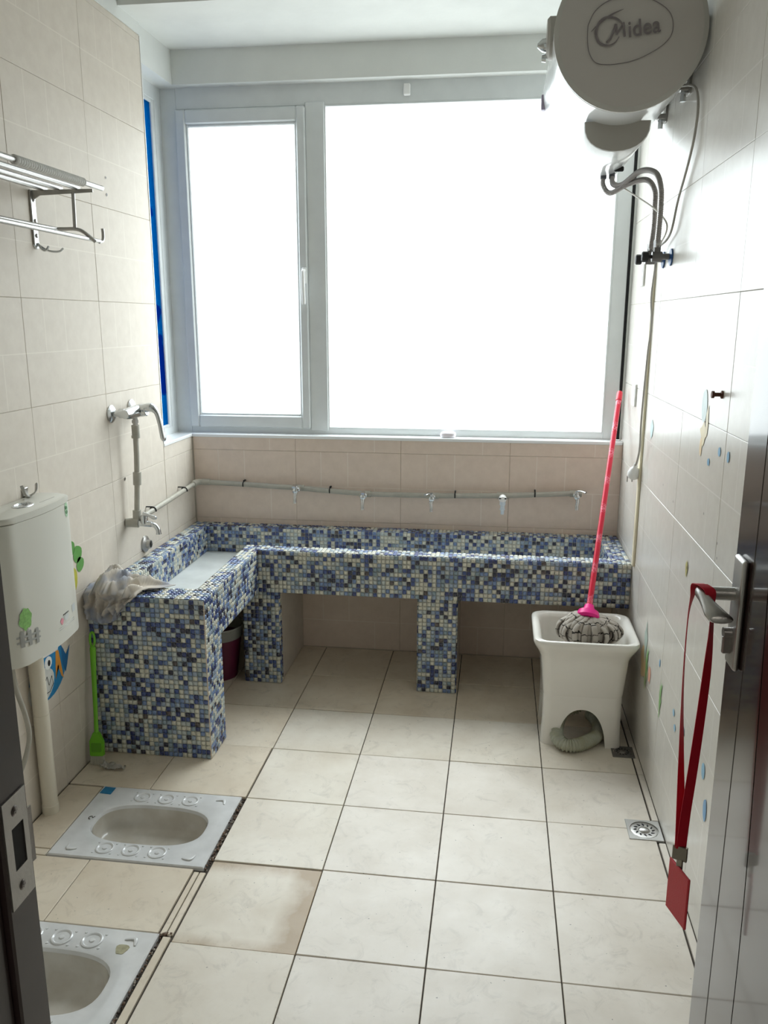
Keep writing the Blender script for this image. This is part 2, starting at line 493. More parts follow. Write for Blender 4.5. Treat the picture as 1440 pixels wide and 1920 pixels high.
cl = empty('ceiling'); cl['kind'] = 'structure'
part('slab', boxm(XL-0.14, XR+0.14, -1.24, 1.475, 2.95, 3.02), M_paint_d, cl)
part('beam', boxm(XL-0.14, XR+0.14, 1.465, YB+0.001, ZSOF, 3.02), M_paint, cl, label='deep white painted beam in front of the window')

# corridor that the photograph is taken from
co = empty('wall_corridor'); co['kind'] = 'structure'
bm = B()
box(bm, -1.3, -1.2, -3.3, -1.24, -0.02, 2.7); box(bm, 1.6, 1.7, -3.3, -1.24, -0.02, 2.7)
box(bm, -1.3, 1.7, -3.4, -3.3, -0.02, 2.7); box(bm, -1.3, 1.7, -3.3, -1.24, 2.62, 2.7)
box(bm, -1.3, XL-0.14, -1.24, -1.16, -0.02, 2.7); box(bm, XR+0.14, 1.7, -1.24, -1.16, -0.02, 2.7)
part('plaster', bm, M_paint, co)
bm = B(); box(bm, 1.1, 1.7, -3.3, -1.24, -0.03, -0.0045); box(bm, -1.3, -1.1, -3.3, -1.24, -0.03, -0.0045); box(bm, -1.3, 1.7, -3.3, -1.32, -0.004, 0.0)
part('corridor_floor', bm, M_ft_main, co)

# ---------------------------------------------------------------- windows
def glass_mat(name, tint, gloss=0.06):
    m = bpy.data.materials.new(name); m.use_nodes = True
    nt = m.node_tree; nt.nodes.clear()
    o = nt.nodes.new('ShaderNodeOutputMaterial'); t = nt.nodes.new('ShaderNodeBsdfTransparent'); g = nt.nodes.new('ShaderNodeBsdfGlossy')
    t.inputs[0].default_value = tint; g.inputs['Roughness'].default_value = 0.02
    x = nt.nodes.new('ShaderNodeMixShader'); x.inputs[0].default_value = gloss
    nt.links.new(t.outputs[0], x.inputs[1]); nt.links.new(g.outputs[0], x.inputs[2]); nt.links.new(x.outputs[0], o.inputs[0])
    return m
M_glass = glass_mat('clear_glass', (0.97, 0.99, 0.99, 1))
M_film = bpy.data.materials.new('blue_film'); M_film.use_nodes = True
nt = M_film.node_tree; nt.nodes.clear()
o_ = nt.nodes.new('ShaderNodeOutputMaterial'); t_ = nt.nodes.new('ShaderNodeBsdfTransparent'); d_ = nt.nodes.new('ShaderNodeBsdfTranslucent')
n_ = nt.nodes.new('ShaderNodeTexNoise'); n_.inputs['Scale'].default_value = 7
tc_ = nt.nodes.new('ShaderNodeTexCoord'); nt.links.new(tc_.outputs['Object'], n_.inputs['Vector'])
r_ = nt.nodes.new('ShaderNodeValToRGB'); r_.color_ramp.elements[0].color = (0.001, 0.19, 0.30, 1); r_.color_ramp.elements[1].color = (0.0008, 0.05, 0.19, 1)
r_.color_ramp.elements[0].position = 0.53; r_.color_ramp.elements[1].position = 0.56
nt.links.new(n_.outputs['Fac'], r_.inputs[0]); nt.links.new(r_.outputs[0], t_.inputs[0])
d_.inputs[0].default_value = (0.0, 0.10, 0.32, 1)
x_ = nt.nodes.new('ShaderNodeMixShader'); x_.inputs[0].default_value = 0.25
nt.links.new(t_.outputs[0], x_.inputs[1]); nt.links.new(d_.outputs[0], x_.inputs[2]); nt.links.new(x_.outputs[0], o_.inputs[0])

def frame_xz(bm, x0, x1, z0, z1, wl_, wr_, wb_, wt_, y0, y1, bev=0.003):
    """rectangular frame in an x-z plane, members mitred as four boxes"""
    box(bm, x0, x0+wl_, y0, y1, z0, z1, bev)
    box(bm, x1-wr_, x1, y0, y1, z0, z1, bev)
    box(bm, x0+wl_-0.002, x1-wr_+0.002, y0+0.0006, y1-0.0006, z0, z0+wb_, bev)
    box(bm, x0+wl_-0.002, x1-wr_+0.002, y0+0.0006, y1-0.0006, z1-wt_, z1, bev)

w1 = empty('window_1'); w1['kind'] = 'structure'
YW = 2.040
bm = B()
frame_xz(bm, -1.075, 0.993, 1.036, 2.552, 0.094, 0.061, 0.034, 0.092, YW, YW+0.06)
part('outer_frame', bm, M_pvc_frame, w1)
part('mullion', boxm(-0.402, -0.316, YW-0.004, YW+0.05, 1.055, 2.475, 0.004), M_pvc_frame, w1)
sash = empty('sash'); sash.parent = w1
bm = B()
frame_xz(bm, -0.984, -0.400, 1.066, 2.458, 0.046, 0.040, 0.058, 0.060, YW-0.016, YW+0.035, 0.006)
frame_xz(bm, -0.940, -0.438, 1.122, 2.400, 0.012, 0.012, 0.012, 0.014, YW-0.006, YW+0.02, 0.004)
part('sash_frame', bm, M_pvc_frame, sash, smooth=30)
part('pane', boxm(-0.932, -0.446, YW+0.010, YW+0.014, 1.130, 2.390), M_glass, sash)
bm = B()
box(bm, -0.424, -0.404, YW-0.026, YW-0.016, 1.72, 1.79, 0.003)
tube(bm, smooth_path([(-0.414, YW-0.022, 1.778), (-0.414, YW-0.045, 1.772), (-0.414, YW-0.048, 1.75), (-0.414, YW-0.040, 1.63)]), [0.008]*19, 8)
part('handle', bm, M_wplastic, sash, smooth=True, label='white casement handle')
bm = B()
frame_xz(bm, -0.318, 0.934, 1.066, 2.462, 0.007, 0.009, 0.008, 0.008, YW+0.0, YW+0.03, 0.002)
part('glazing_bead', bm, M_pvc_frame, w1)
part('pane', boxm(-0.314, 0.93, YW+0.020, YW+0.025, 1.07, 2.458), M_glass, w1)
part('edge_gap', boxm(0.9935, 1.006, YW+0.006, YW+0.08, 1.04, 2.55), M_dark, w1, label='dark open gap at the frame edge')
part('wall_return', boxm(1.0062, XR+0.003, YW-0.0, YW+0.08, 1.04, 2.55), M_paint, w1)
part('latch', boxm(0.028, 0.056, YW-0.022, YW+0.001, 2.484, 2.528, 0.003), M_wplastic, w1, label='small white latch block on the head of the frame')

w2 = empty('window_2'); w2['kind'] = 'structure'
XW = -1.052
bm = B()
def frame_yz(bm, y0, y1, z0, z1, w0_, w1_, wb_, wt_, x0, x1, bev=0.003):
    box(bm, x0, x1, y0, y0+w0_, z0, z1, bev); box(bm, x0, x1, y1-w1_, y1, z0, z1, bev)
    box(bm, x0+.0006, x1-.0006, y0+w0_-.002, y1-w1_+.002, z0, z0+wb_, bev); box(bm, x0+.0006, x1-.0006, y0+w0_-.002, y1-w1_+.002, z1-wt_, z1, bev)
frame_yz(bm, 1.585, 2.042, 1.036, 2.552, 0.05, 0.068, 0.036, 0.066, XW-0.06, XW, 0.003)
frame_yz(bm, 1.630, 1.976, 1.070, 2.488, 0.012, 0.030, 0.016, 0.016, XW-0.03, XW-0.004, 0.003)
part('outer_frame', bm, M_pvc_frame, w2)
part('pane', boxm(XW-0.016, XW-0.012, 1.64, 1.952, 1.084, 2.474), M_film, w2, label='pane covered with blue protective film')
ws = obj('trim_1', B(), M_enamel)
bm = B()
box(bm, XL-0.002, XR-0.001, YB-0.004, YW+0.002, SILL-0.016, SILL, 0.003)
box(bm, XW-0.003, XL+0.003, YJ, YW+0.002, SILL-0.016, SILL-0.0004, 0.003)
bm.to_mesh(ws.data); bm.free()
ws['kind'] = 'structure'

# ---------------------------------------------------------------- mosaic washing trough
MOSAIC = [(srgb(216, 214, 198), 25), (srgb(190, 198, 196), 18), (srgb(152, 168, 188), 15), (srgb(116, 140, 182), 12),
          (srgb(66, 86, 142), 13), (srgb(44, 58, 112), 9), (srgb(38, 40, 62), 7), (srgb(134, 154, 166), 9), (srgb(84, 74, 72), 2)]
M_mos = [mat('glass_mosaic_%s' % n, c, 0.16, coat=0.5, col2=tuple(list(Vector(c[:3])*0.8)+[1]), noise_scale=160)
         for n, (c, w) in zip(('cream', 'pale_grey', 'sky', 'mid_blue', 'blue', 'cobalt', 'navy', 'teal', 'brown'), MOSAIC)]
WEIGHTS = [w for c, w in MOSAIC]
rng = random.Random(11)
PIT = 0.0178
def pick(px, pz):
    # colours run in small clumps, as in sheets of mixed mosaic
    n = noise.noise(Vector((px*9, pz*9, 3.1)))
    k = rng.choices(range(9), WEIGHTS)[0]
    if n > 0.18 and rng.random() < 0.35: k = rng.choice((4, 5, 3, 6))
    if n < -0.18 and rng.random() < 0.4: k = rng.choice((0, 1, 0))
    return k
def mosaic_tile_geo(s=0.0080, h=0.0040):
    v = [(-s, -s, 0), (s, -s, 0), (s, s, 0), (-s, s, 0)]
    a = s*0.93
    v += [(-a, -a, h*.62), (a, -a, h*.62), (a, a, h*.62), (-a, a, h*.62)]
    b = s*0.55
    v += [(-b, -b, h), (b, -b, h), (b, b, h), (-b, b, h)]
    fc = []
    for o in (0, 4):
        for i in range(4):
            j = (i+1) % 4
            fc.append((o+i, o+j, o+4+j, o+4+i))
    fc.append((8, 9, 10, 11))
    return [Vector(p) for p in v], fc
TV, TF = mosaic_tile_geo()
mos_meshes = []
for m in M_mos:
    me = bpy.data.meshes.new('mosaic_tile'); me.from_pydata([tuple(v) for v in TV], [], TF); me.materials.append(m)
    me.polygons.foreach_set('use_smooth', [True]*len(TF)); mos_meshes.append(me)
SV, SF, SM = [], [], []
trough = thing('washing_trough', 'long L-shaped washing trough clad in blue and white glass mosaic', 'trough', (0, 0, 0))
indiv = [0]
def mosaic(o, uvec, vvec, w, h, skip=None, individual=0):
    """cover a rectangle with mosaic tiles; o = its lower left corner seen from outside"""
    o, uvec, vvec = Vector(o), Vector(uvec), Vector(vvec); n = uvec.cross(vvec)
    nu, nv = max(1, round(w/PIT)), max(1, round(h/PIT))
    pu, pv = w/nu, h/nv
    for j in range(nv):
        for i in range(nu):
            cu, cv = (i+.5)*pu, (j+.5)*pv
            c = o + uvec*cu + vvec*cv
            if skip and skip(c): continue
            k = pick(cu+o.x*3+o.y*5, cv+o.z)
            c = c + n*rng.uniform(-0.0004, 0.0004)
            ang = rng.uniform(-0.05, 0.05)
            uu = uvec*math.cos(ang)+vvec*math.sin(ang); vv = vvec*math.cos(ang)-uvec*math.sin(ang)
            su, sv = pu/PIT*rng.uniform(.95, 1.02), pv/PIT*rng.uniform(.95, 1.02)
            if individual and j >= nv-individual and indiv[0] < 300:
                indiv[0] += 1
                t = bpy.data.objects.new('mosaic_tile', mos_meshes[k]); C.objects.link(t); t.parent = trough
                M4 = Matrix((uu*su, vv*sv, n)).transposed().to_4x4(); M4.translation = c
                t.matrix_local = M4
                continue
            b = len(SV)
            for v in TV: SV.append(tuple(c + uu*(v.x*su) + vv*(v.y*sv) + n*v.z))
            for q in TF: SF.append(tuple(b+a for a in q)); SM.append(k)
XA, YF, YT, ZT2, ZB = -0.530, 0.880, 1.530, 0.610, 0.425    # block side, block front, trough front, rim top, underside
XI = -0.595
X, Y, Z = (1, 0, 0), (0, 1, 0), (0, 0, 1)
NX, NY = (-1, 0, 0), (0, -1, 0)
mosaic((XL+0.004, YF, 0.002), X, Z, XA-XL-0.004, ZT2-0.002, individual=13)              # front of the block
mosaic((XA, YF, ZB), Y, Z, YT-YF, ZT2-ZB)                                        # side of the arm
mosaic((XA, YF, 0.002), Y, Z, 0.16, ZB-0.002)                                    # side of the block's leg
mosaic((XA+0.002, YT, ZB), X, Z, XR-XA-0.004, ZT2-ZB)                            # front of the long trough
for xa, xb in ((-0.605, -0.445), (0.158, 0.320)):
    mosaic((xa, YT+0.014, 0.002), X, Z, xb-xa, ZB-0.002)
    mosaic((xb, YT+0.014, 0.002), Y, Z, 0.036, ZB-0.002)
    mosaic((xa, YT+0.050, 0.002), NY, Z, 0.036, ZB-0.002)
mosaic((XL+0.004, YF, ZT2), X, Y, XA-XL-0.004, 0.111)                            # rims, from above
mosaic((XI, YF+0.111, ZT2), X, Y, XA-XI, YT-YF-0.111)
mosaic((XI, YT, ZT2), X, Y, XR-XI-0.002, 0.070)
mosaic((0.937, YT+0.070, ZT2), X, Y, XR-0.939, 0.305)
mosaic((XL+0.002, 1.905, ZT2), X, Y, XR-XL-0.004, YB-1.907)
mosaic((XL+0.003, YF+0.111, ZT2), X, Y, 0.074, 1.905-YF-0.111)
mosaic((-0.888, 1.905, 0.488), X, Z, 0.937+0.888, ZT2-0.488)                     # inside faces
mosaic((-0.888, YF+0.111, 0.488), Y, Z, 1.905-YF-0.111, ZT2-0.488)
mosaic((0.937, 1.905, 0.488), NY, Z, 0.305, ZT2-0.488)
mosaic((XI, YT+0.07, 0.488), NY, Z, YT+0.07-YF-0.111, ZT2-0.488)
mosaic((0.937, YT+0.07, 0.488), NX, Z, 0.937-XI, ZT2-0.488)
mosaic((XI, YF+0.111, 0.488), NX, Z, XI+0.888, ZT2-0.488)
me = bpy.data.meshes.new('mosaic_cladding'); me.from_pydata(SV, [], SF)
for m in M_mos: me.materials.append(m)
me.polygons.foreach_set('material_index', SM); me.polygons.foreach_set('use_smooth', [True]*len(SF)); me.update()
o = bpy.data.objects.new('mosaic_cladding', me); C.objects.link(o); o.parent = trough; o['kind'] = 'stuff'
bm = B()
e = 0.0012
box(bm, XL+0.001, XA-e, YF+e, YF+0.111, ZB, ZT2-e); box(bm, XL+0.001, XA-e, YF+e, YF+0.158, 0.0, ZB+0.001)
box(bm, XI, XA-e, YF+0.11, YT+0.03, ZB, ZT2-e)
box(bm, XI, XR-0.001, YT+e, YT+0.070, ZB, ZT2-e)
box(bm, 0.937, XR-0.001, YT+0.069, 1.906, ZB, ZT2-e)
box(bm, XL+0.001, XR-0.001, 1.905, YB-0.001, ZB, ZT2-e)
box(bm, XL+0.001, -0.888, YF+0.11, 1.906, ZB, ZT2-e)
part('masonry_body', bm, M_mosgrout, trough)
bm = B()
box(bm, -0.8885, XI+0.0005, YF+0.11, 1.906, ZB, 0.488); box(bm, XI, 0.9375, YT+0.069, 1.906, ZB+0.0003, 0.488)
part('basin_floor', bm, M_cement, trough, label='pale smooth basin bottom')
bm = B()
box(bm, XA-0.0045, XA+0.0018, YF-0.0018, YF+0.0045, 0.0, ZT2-0.004, 0.002)
M_cj = mat('cream_joint', srgb(198, 184, 166), 0.7)
part('corner_joint', boxm(XA-0.003, XA+0.0022, YT-0.0022, YT+0.003, ZB, ZT2-0.004, 0.001), M_cj, trough)
part('corner_joint', bm, M_cj, trough, label='cream coloured corner joint')
M_panel = mat('support_tile', srgb(204, 196, 186), 0.35, noise_amt=0.08, noise_scale=20)
for xa, xb in ((-0.605, -0.445), (0.158, 0.320)):
    sp_ = empty('support_pier'); sp_.parent = trough
    part('pier_core', boxm(xa+e, xb-e, YT+0.014+e, YT+0.05, 0.0, ZB), M_mosgrout, sp_)
    part('side_tile', boxm(xa+0.002, xb-0.001, YT+0.0505, YB-0.0015, 0.0, ZB-0.0005, 0.002), M_panel, sp_)

# ---------------------------------------------------------------- pipe work and taps above the trough
pipe = thing('water_pipe', 'grey plastic water pipe running round the corner above the trough', 'pipe', (-0.935, 1.24, 0.79))
bm = B()
path = [(-0.936, 1.255, 0.788), (-0.936, 1.60, 0.800), (-0.936, 1.90, 0.812), (-0.936, 1.938, 0.813), (-0.925, 1.953, 0.813), (-0.885, 1.955, 0.813)]
tube(bm, path[:3], 0.0105, 12); 
tube(bm, [(-0.90, 1.955, 0.813), (-0.70, 1.955, 0.806), (-0.446, 1.955, 0.796), (-0.132, 1.955, 0.777), (0.182, 1.955, 0.778), (0.498, 1.955, 0.787), (0.80, 1.955, 0.806)], 0.0120, 12)
part('pipe_run', bm, M_ppr, pipe, smooth=True)
bm = B(); tube(bm, smooth_path([(-0.936, 1.89, 0.812), (-0.936, 1.935, 0.813), (-0.921, 1.954, 0.813), (-0.875, 1.955, 0.813)], 5), 0.0148, 12)
part('elbow', bm, M_ppr, pipe, smooth=True)
TX = [(-0.446, 0.797), (-0.132, 0.777), (0.182, 0.778), (0.498, 0.787), (0.820, 0.806)]
for x, z in TX:
    bm = B(); tube(bm, [(x-0.026, 1.955, z), (x+0.026, 1.955, z)], 0.0150, 12); tube(bm, [(x, 1.95, z), (x, 1.925, z)], 0.0135, 12)
    part('tee_fitting', bm, M_ppr, pipe, smooth=True)
def clip(x, z, left=False):
    bm = B()
    if left:
        tube(bm, [(-0.936+0.0135*math.cos(a), x, z+0.0135*math.sin(a)) for a in [PI*k/8*1.25-0.4 for k in range(9)]], 0.0028, 6)
        box(bm, XL, -0.94, x-0.004, x+0.004, z+0.012, z+0.016)
    else:
        tube(bm, [(x, 1.955-0.0145*math.cos(a), z+0.0145*math.sin(a)) for a in [PI*k/8*1.25-0.6 for k in range(9)]], 0.0028, 6)
        box(bm, x-0.003, x+0.003, 1.955, YB, z+0.012, z+0.019)
    part('pipe_clip', bm, M_dark, pipe, smooth=True)
for x, z in ((-0.712, 0.806), (-0.298, 0.787), (0.283, 0.781), (0.641, 0.796)): clip(x, z)
clip(1.43, 0.794, True); clip(1.78, 0.807, True)

def bib_tap(x, z, label, handle='lever', swing=0.0, m=None, group=None):
    m = m or M_chrome
    t = thing('bib_tap', label, 'tap', (x, 1.925, z), group)
    y = 1.925
    bm = B()
    lathe(bm, [(0.0, 0), (0.013, 0.0), (0.013, 0.004), (0.0085, 0.008), (0.0085, 0.03), (0.012, 0.034), (0.012, 0.046), (0.006, 0.051), (0, 0.052)], (x, y, z), (0, -1, 0), 16)
    part('body', bm, m, t, smooth=True)
    c, s = math.sin(swing), math.cos(swing)
    bm = B(); tube(bm, smooth_path([(x, y-0.036, z-0.004), (x+0.004*c, y-0.046, z-0.020), (x, y-0.052, z-0.036), (x, y-0.054, z-0.056)], 5), [0.0085]*6+[0.0072]*9+[0.0082], 12)
    part('spout', bm, m, t, smooth=True)
    if handle == 'lever':
        bm = B()
        lathe(bm, [(0, 0), (0.009, 0), (0.010, 0.012), (0.0065, 0.018), (0, 0.018)], (x, y-0.030, z+0.006), (0, 0, 1), 14)
        dx, dy = math.sin(swing), -math.cos(swing)
        tube(bm, [(x, y-0.030, z+0.024), (x+dx*0.02, y-0.030+dy*0.02, z+0.027), (x+dx*0.042, y-0.030+dy*0.042, z+0.022)], [0.008, 0.0075, 0.009], 10, flat=0.55)
        part('lever_handle', bm, m, t, smooth=True)
    return t
tapgroup = 'taps along the pipe on the back wall'
bib_tap(*TX[0], 'chrome tap on the back wall pipe, the one nearest the left corner', group=tapgroup)
bib_tap(*TX[1], 'chrome tap between the leftmost tap and the middle of the back wall', swing=0.1, group=tapgroup)
bib_tap(*TX[2], 'chrome tap with its lever turned left, beside the white plastic tap', swing=-0.7, group=tapgroup)
bib_tap(*TX[4], 'chrome tap at the pipe end, just left of the red mop handle', swing=1.0, group=tapgroup)
x, z = TX[3]
t = thing('bib_tap', 'white plastic tap with a hose nozzle on the back wall pipe', 'tap', (x, 1.925, z), tapgroup)
bm = B(); lathe(bm, [(0, 0), (0.013, 0), (0.013, 0.018), (0.0165, 0.022), (0.0175, 0.040), (0.012, 0.052), (0, 0.055)], (x, 1.925, z), (0, -1, 0), 18)
part('body', bm, M_wplastic, t, smooth=True)
bm = B(); lathe(bm, [(0, 0), (0.0125, 0.0), (0.0125, 0.020), (0.0095, 0.022), (0.0095, 0.036), (0.0115, 0.037), (0.0115, 0.042), (0.0075, 0.044), (0.0072, 0.062), (0, 0.062)], (x, 1.888, z-0.008), (0, 0, -1), 16)
part('nozzle', bm, mat('frosted_plastic', srgb(210, 220, 228), 0.35), t, smooth=True)
bm = B(); tube(bm, [(x-0.016, 1.875, z+0.004), (x+0.016, 1.875, z+0.004)], 0.0035, 8)
part('collar', bm, M_dark, t, smooth=True)

# mixer tap high on the left wall with its drop pipe
mx = thing('mixer_tap', 'chrome single-lever mixer tap on the left wall below the window corner', 'tap', (XL, 1.265, 1.22))
for yy, zz in ((1.178, 1.219), (1.352, 1.225)):
    bm = B(); lathe(bm, [(0.0, 0), (0.033, 0), (0.033, 0.004), (0.024, 0.011), (0.014, 0.014), (0, 0.014)], (XL+0.0005, yy, zz), (1, 0, 0), 24)
    part('wall_flange', bm, M_chrome, mx, smooth=True)
    bm = B(); tube(bm, [(XL+0.010, yy, zz), (-0.925, yy, 1.221)], 0.011, 12); lathe(bm, [(0, 0), (0.0175, 0), (0.0175, 0.020), (0, 0.020)], (-0.932, yy, 1.221), (1, 0, 0), 6)
    part('union_nut', bm, M_chrome, mx, smooth=30)
bm = B()
tube(bm, smooth_path([(-0.903, 1.160, 1.219), (-0.902, 1.20, 1.220), (-0.900, 1.265, 1.222), (-0.902, 1.33, 1.222), (-0.903, 1.37, 1.221)], 6),
     [0.016 + 0.009*math.sin(PI*k/24) for k in range(25)], 18)
tube(bm, smooth_path([(-0.905, 1.265, 1.222), (-0.880, 1.265, 1.224), (-0.862, 1.265, 1.226)], 4), [0.024]*5+[0.023]*3+[0.020], 18)
part('body', bm, M_chrome, mx, smooth=True)
bm = B()
tube(bm, smooth_path([(-0.872, 1.265, 1.232), (-0.845, 1.265, 1.236), (-0.823, 1.265, 1.216), (-0.812, 1.265, 1.175), (-0.806, 1.265, 1.135), (-0.800, 1.265, 1.108)], 5),
     [0.021]*5+[0.021, 0.020, 0.018, 0.016, 0.014]+[0.012]*10+[0.012, 0.013, 0.013, 0.012, 0.010, 0.006], 14, flat=0.8)
part('lever', bm, M_chrome, mx, smooth=True)
dp = thing('drop_pipe', 'short vertical grey pipe from the mixer tap down to the lower tap', 'pipe', (-0.93, 1.26, 0.79))
bm = B(); tube(bm, [(-0.912, 1.262, 1.155), (-0.914, 1.262, 1.05), (-0.918, 1.26, 0.95), (-0.925, 1.25, 0.80)], 0.0105, 12)
part('pipe_run', bm, M_ppr, dp, smooth=True)
for a, b_, rr_ in (((-0.911, 1.262, 1.168), (-0.911, 1.262, 1.128), 0.0150), ((-0.912, 1.262, 1.128), (-0.912, 1.262, 1.118), 0.0165),
                   ((-0.9165, 1.261, 0.985), (-0.9185, 1.26, 0.935), 0.0158), ((-0.924, 1.252, 0.835), (-0.925, 1.25, 0.792), 0.0160)):
    bm = B(); tube(bm, [a, b_], rr_, 14); part('coupling', bm, M_ppr, dp, smooth=True)
bm = B(); tube(bm, [(-0.910, 1.262, 1.196), (-0.911, 1.262, 1.166)], 0.0105, 6); lathe(bm, [(0, 0), (0.0135, 0), (0.0135, 0.012), (0, 0.012)], (-0.911, 1.262, 1.176), (0, 0, 1), 6)
part('nut', bm, M_steel, dp)
bm = B(); tube(bm, smooth_path([(XL+0.001, 1.235, 0.787), (-0.945, 1.24, 0.787), (-0.915, 1.243, 0.786)], 4), [0.018]*9, 14)
part('elbow', bm, M_ppr, dp, smooth=True)
lt = thing('bib_tap', 'chrome lever tap on the left wall below the grey drop pipe', 'tap', (-0.91, 1.243, 0.786))
bm = B(); tube(bm, [(-0.916, 1.243, 0.786), (-0.862, 1.243, 0.783)], [0.013, 0.011], 14); lathe(bm, [(0, 0), (0.0145, 0), (0.0145, 0.026), (0.010, 0.034), (0, 0.034)], (-0.893, 1.243, 0.785), (0, 0, 1), 14)
part('body', bm, M_chrome, lt, smooth=True)
bm = B(); tube(bm, smooth_path([(-0.868, 1.243, 0.783), (-0.85, 1.243, 0.778), (-0.838, 1.243, 0.762), (-0.836, 1.243, 0.744)], 5), [0.0095]*14+[0.011, 0.011], 12)
part('spout', bm, M_chrome, lt, smooth=True)
bm = B(); tube(bm, [(-0.893, 1.243, 0.822), (-0.870, 1.236, 0.820), (-0.845, 1.228, 0.814), (-0.835, 1.225, 0.812)], [0.010, 0.006, 0.0085, 0.006], 10)
part('lever_handle', bm, M_chrome, lt, smooth=True)
es = thing('outlet_cover', 'round chrome outlet cover on the left wall just above the trough', 'cover', (XL, 1.392, 0.655))
bm = B(); lathe(bm, [(0, 0), (0.036, 0), (0.034, 0.006), (0.024, 0.012), (0.019, 0.013), (0.018, 0.026), (0.013, 0.027), (0.012, 0.016), (0, 0.016)], (XL+0.0005, 1.392, 0.658), (1, 0, 0), 28)
part('flange', bm, M_steel, es, smooth=True)
bm = B(); lathe(bm, [(0, 0), (0.0115, 0), (0.0115, 0.004), (0, 0.004)], (XL+0.017, 1.392, 0.658), (1, 0, 0), 20)
part('recess', bm, M_dark, es)

# ---------------------------------------------------------------- water heater
HX, HZ, HR = 0.797, 2.348, 0.209
ht = thing('water_heater', 'large white cylindrical electric water heater hung on the right wall', 'water heater', (HX, 1.28, HZ))
bm = B()
lathe(bm, [(HR-0.004, 0), (HR, 0.004), (HR, 0.735), (HR-0.02, 0.765), (HR-0.08, 0.79), (0, 0.80)], (HX, 0.908, HZ), (0, 1, 0), 64)
part('tank', bm, M_enamel, ht, smooth=True)
bm = B()
lathe(bm, [(HR-0.006, -0.001), (HR+0.0015, 0.002), (HR+0.0015, 0.010), (HR-0.002, 0.016)], (HX, 0.890, HZ), (0, 1, 0), 64)
part('rim', bm, mat('grey_rim', srgb(196, 194, 188), 0.4), ht, smooth=True)
bm = B()
lathe(bm, [(0, -0.0045), (HR-0.012, -0.0040), (HR-0.0085, 0.001), (HR-0.0080, 0.012)], (HX, 0.893, HZ), (0, 1, 0), 64)
bmesh.ops.recalc_face_normals(bm, faces=bm.faces)
part('end_cap', bm, mat('silver_grey_cap', srgb(200, 195, 190), 0.5, 0.15), ht, smooth=True, label='flat silver grey end cap')
YC = 0.8835
M_mark = mat('cap_lettering', srgb(128, 120, 122), 0.5)
outl = [(0.679, 2.364), (0.680, 2.325), (0.687, 2.293), (0.705, 2.269), (0.737, 2.262), (0.783, 2.265), (0.822, 2.274), (0.857, 2.289), (0.889, 2.309), (0.907, 2.331), (0.910, 2.357), (0.902, 2.383), (0.880, 2.405), (0.84, 2.425), (0.79, 2.432), (0.735, 2.425), (0.697, 2.400), (0.679, 2.364)]
bm = B(); tube(bm, smooth_path([(a, YC+0.0025, b_) for a, b_ in outl], 5), 0.0011, 5, cap=False)
part('cap_groove', bm, M_mark, ht, label='thin rounded outline pressed into the end cap')
bm = B()
rg = [(0.774, 2.358), (0.767, 2.370), (0.750, 2.380), (0.726, 2.381), (0.708, 2.367), (0.702, 2.342), (0.712, 2.319), (0.734, 2.310), (0.754, 2.316), (0.766, 2.332)]
pp = smooth_path([(a, YC, b_) for a, b_ in rg], 4); n = len(pp)
tube(bm, pp, [0.0010+0.0032*math.sin(PI*min(1, (i+2)/n*0.95)) for i in range(n)], 6, flat=0.3, up=(0, 1, 0))
pp = smooth_path([(0.688, YC, 2.347), (0.711, YC, 2.368), (0.741, YC, 2.388), (0.774, YC, 2.401)], 5); n = len(pp)
tube(bm, pp, [0.0005+0.0022*math.sin(PI*i/(n-1)) for i in range(n)], 6, flat=0.3, up=(0, 1, 0))
for pts, rr_ in (([(0.733, 2.318), (0.742, 2.327), (0.750, 2.346), (0.755, 2.364)], 0.0035), ([(0.755, 2.364), (0.759, 2.338)], 0.0042), ([(0.759, 2.338), (0.777, 2.367)], 0.0030), ([(0.775, 2.367), (0.781, 2.331)], 0.0036)):
    tube(bm, [(a, YC, b_) for a, b_ in pts], rr_, 6, flat=0.25, up=(0, 1, 0))
part('emblem', bm, M_mark, ht, label='grey ring emblem with a pointed M')
cu = bpy.data.curves.new('lettering', 'FONT'); cu.body = 'idea'; cu.size = 0.060; cu.extrude = 0.0006; cu.offset = 0.0006; cu.space_character = 1.03
to = bpy.data.objects.new('lettering_source', cu); C.objects.link(to)
bpy.context.view_layer.update()
lm = bpy.data.meshes.new_from_object(to.evaluated_get(bpy.context.evaluated_depsgraph_get()))
bpy.data.objects.remove(to)
lm.transform(Matrix.Translation((0.7905, YC-0.0005, 2.3285)) @ Matrix.Rotation(math.radians(-7.5), 4, 'Y') @ Matrix.Rotation(PI/2, 4, 'X') @ Matrix.Diagonal((0.88, 1, 1, 1)))
lm.materials.clear(); lm.materials.append(M_mark)
o = bpy.data.objects.new('lettering', lm); C.objects.link(o); o.parent = ht; o.location = -ht.location
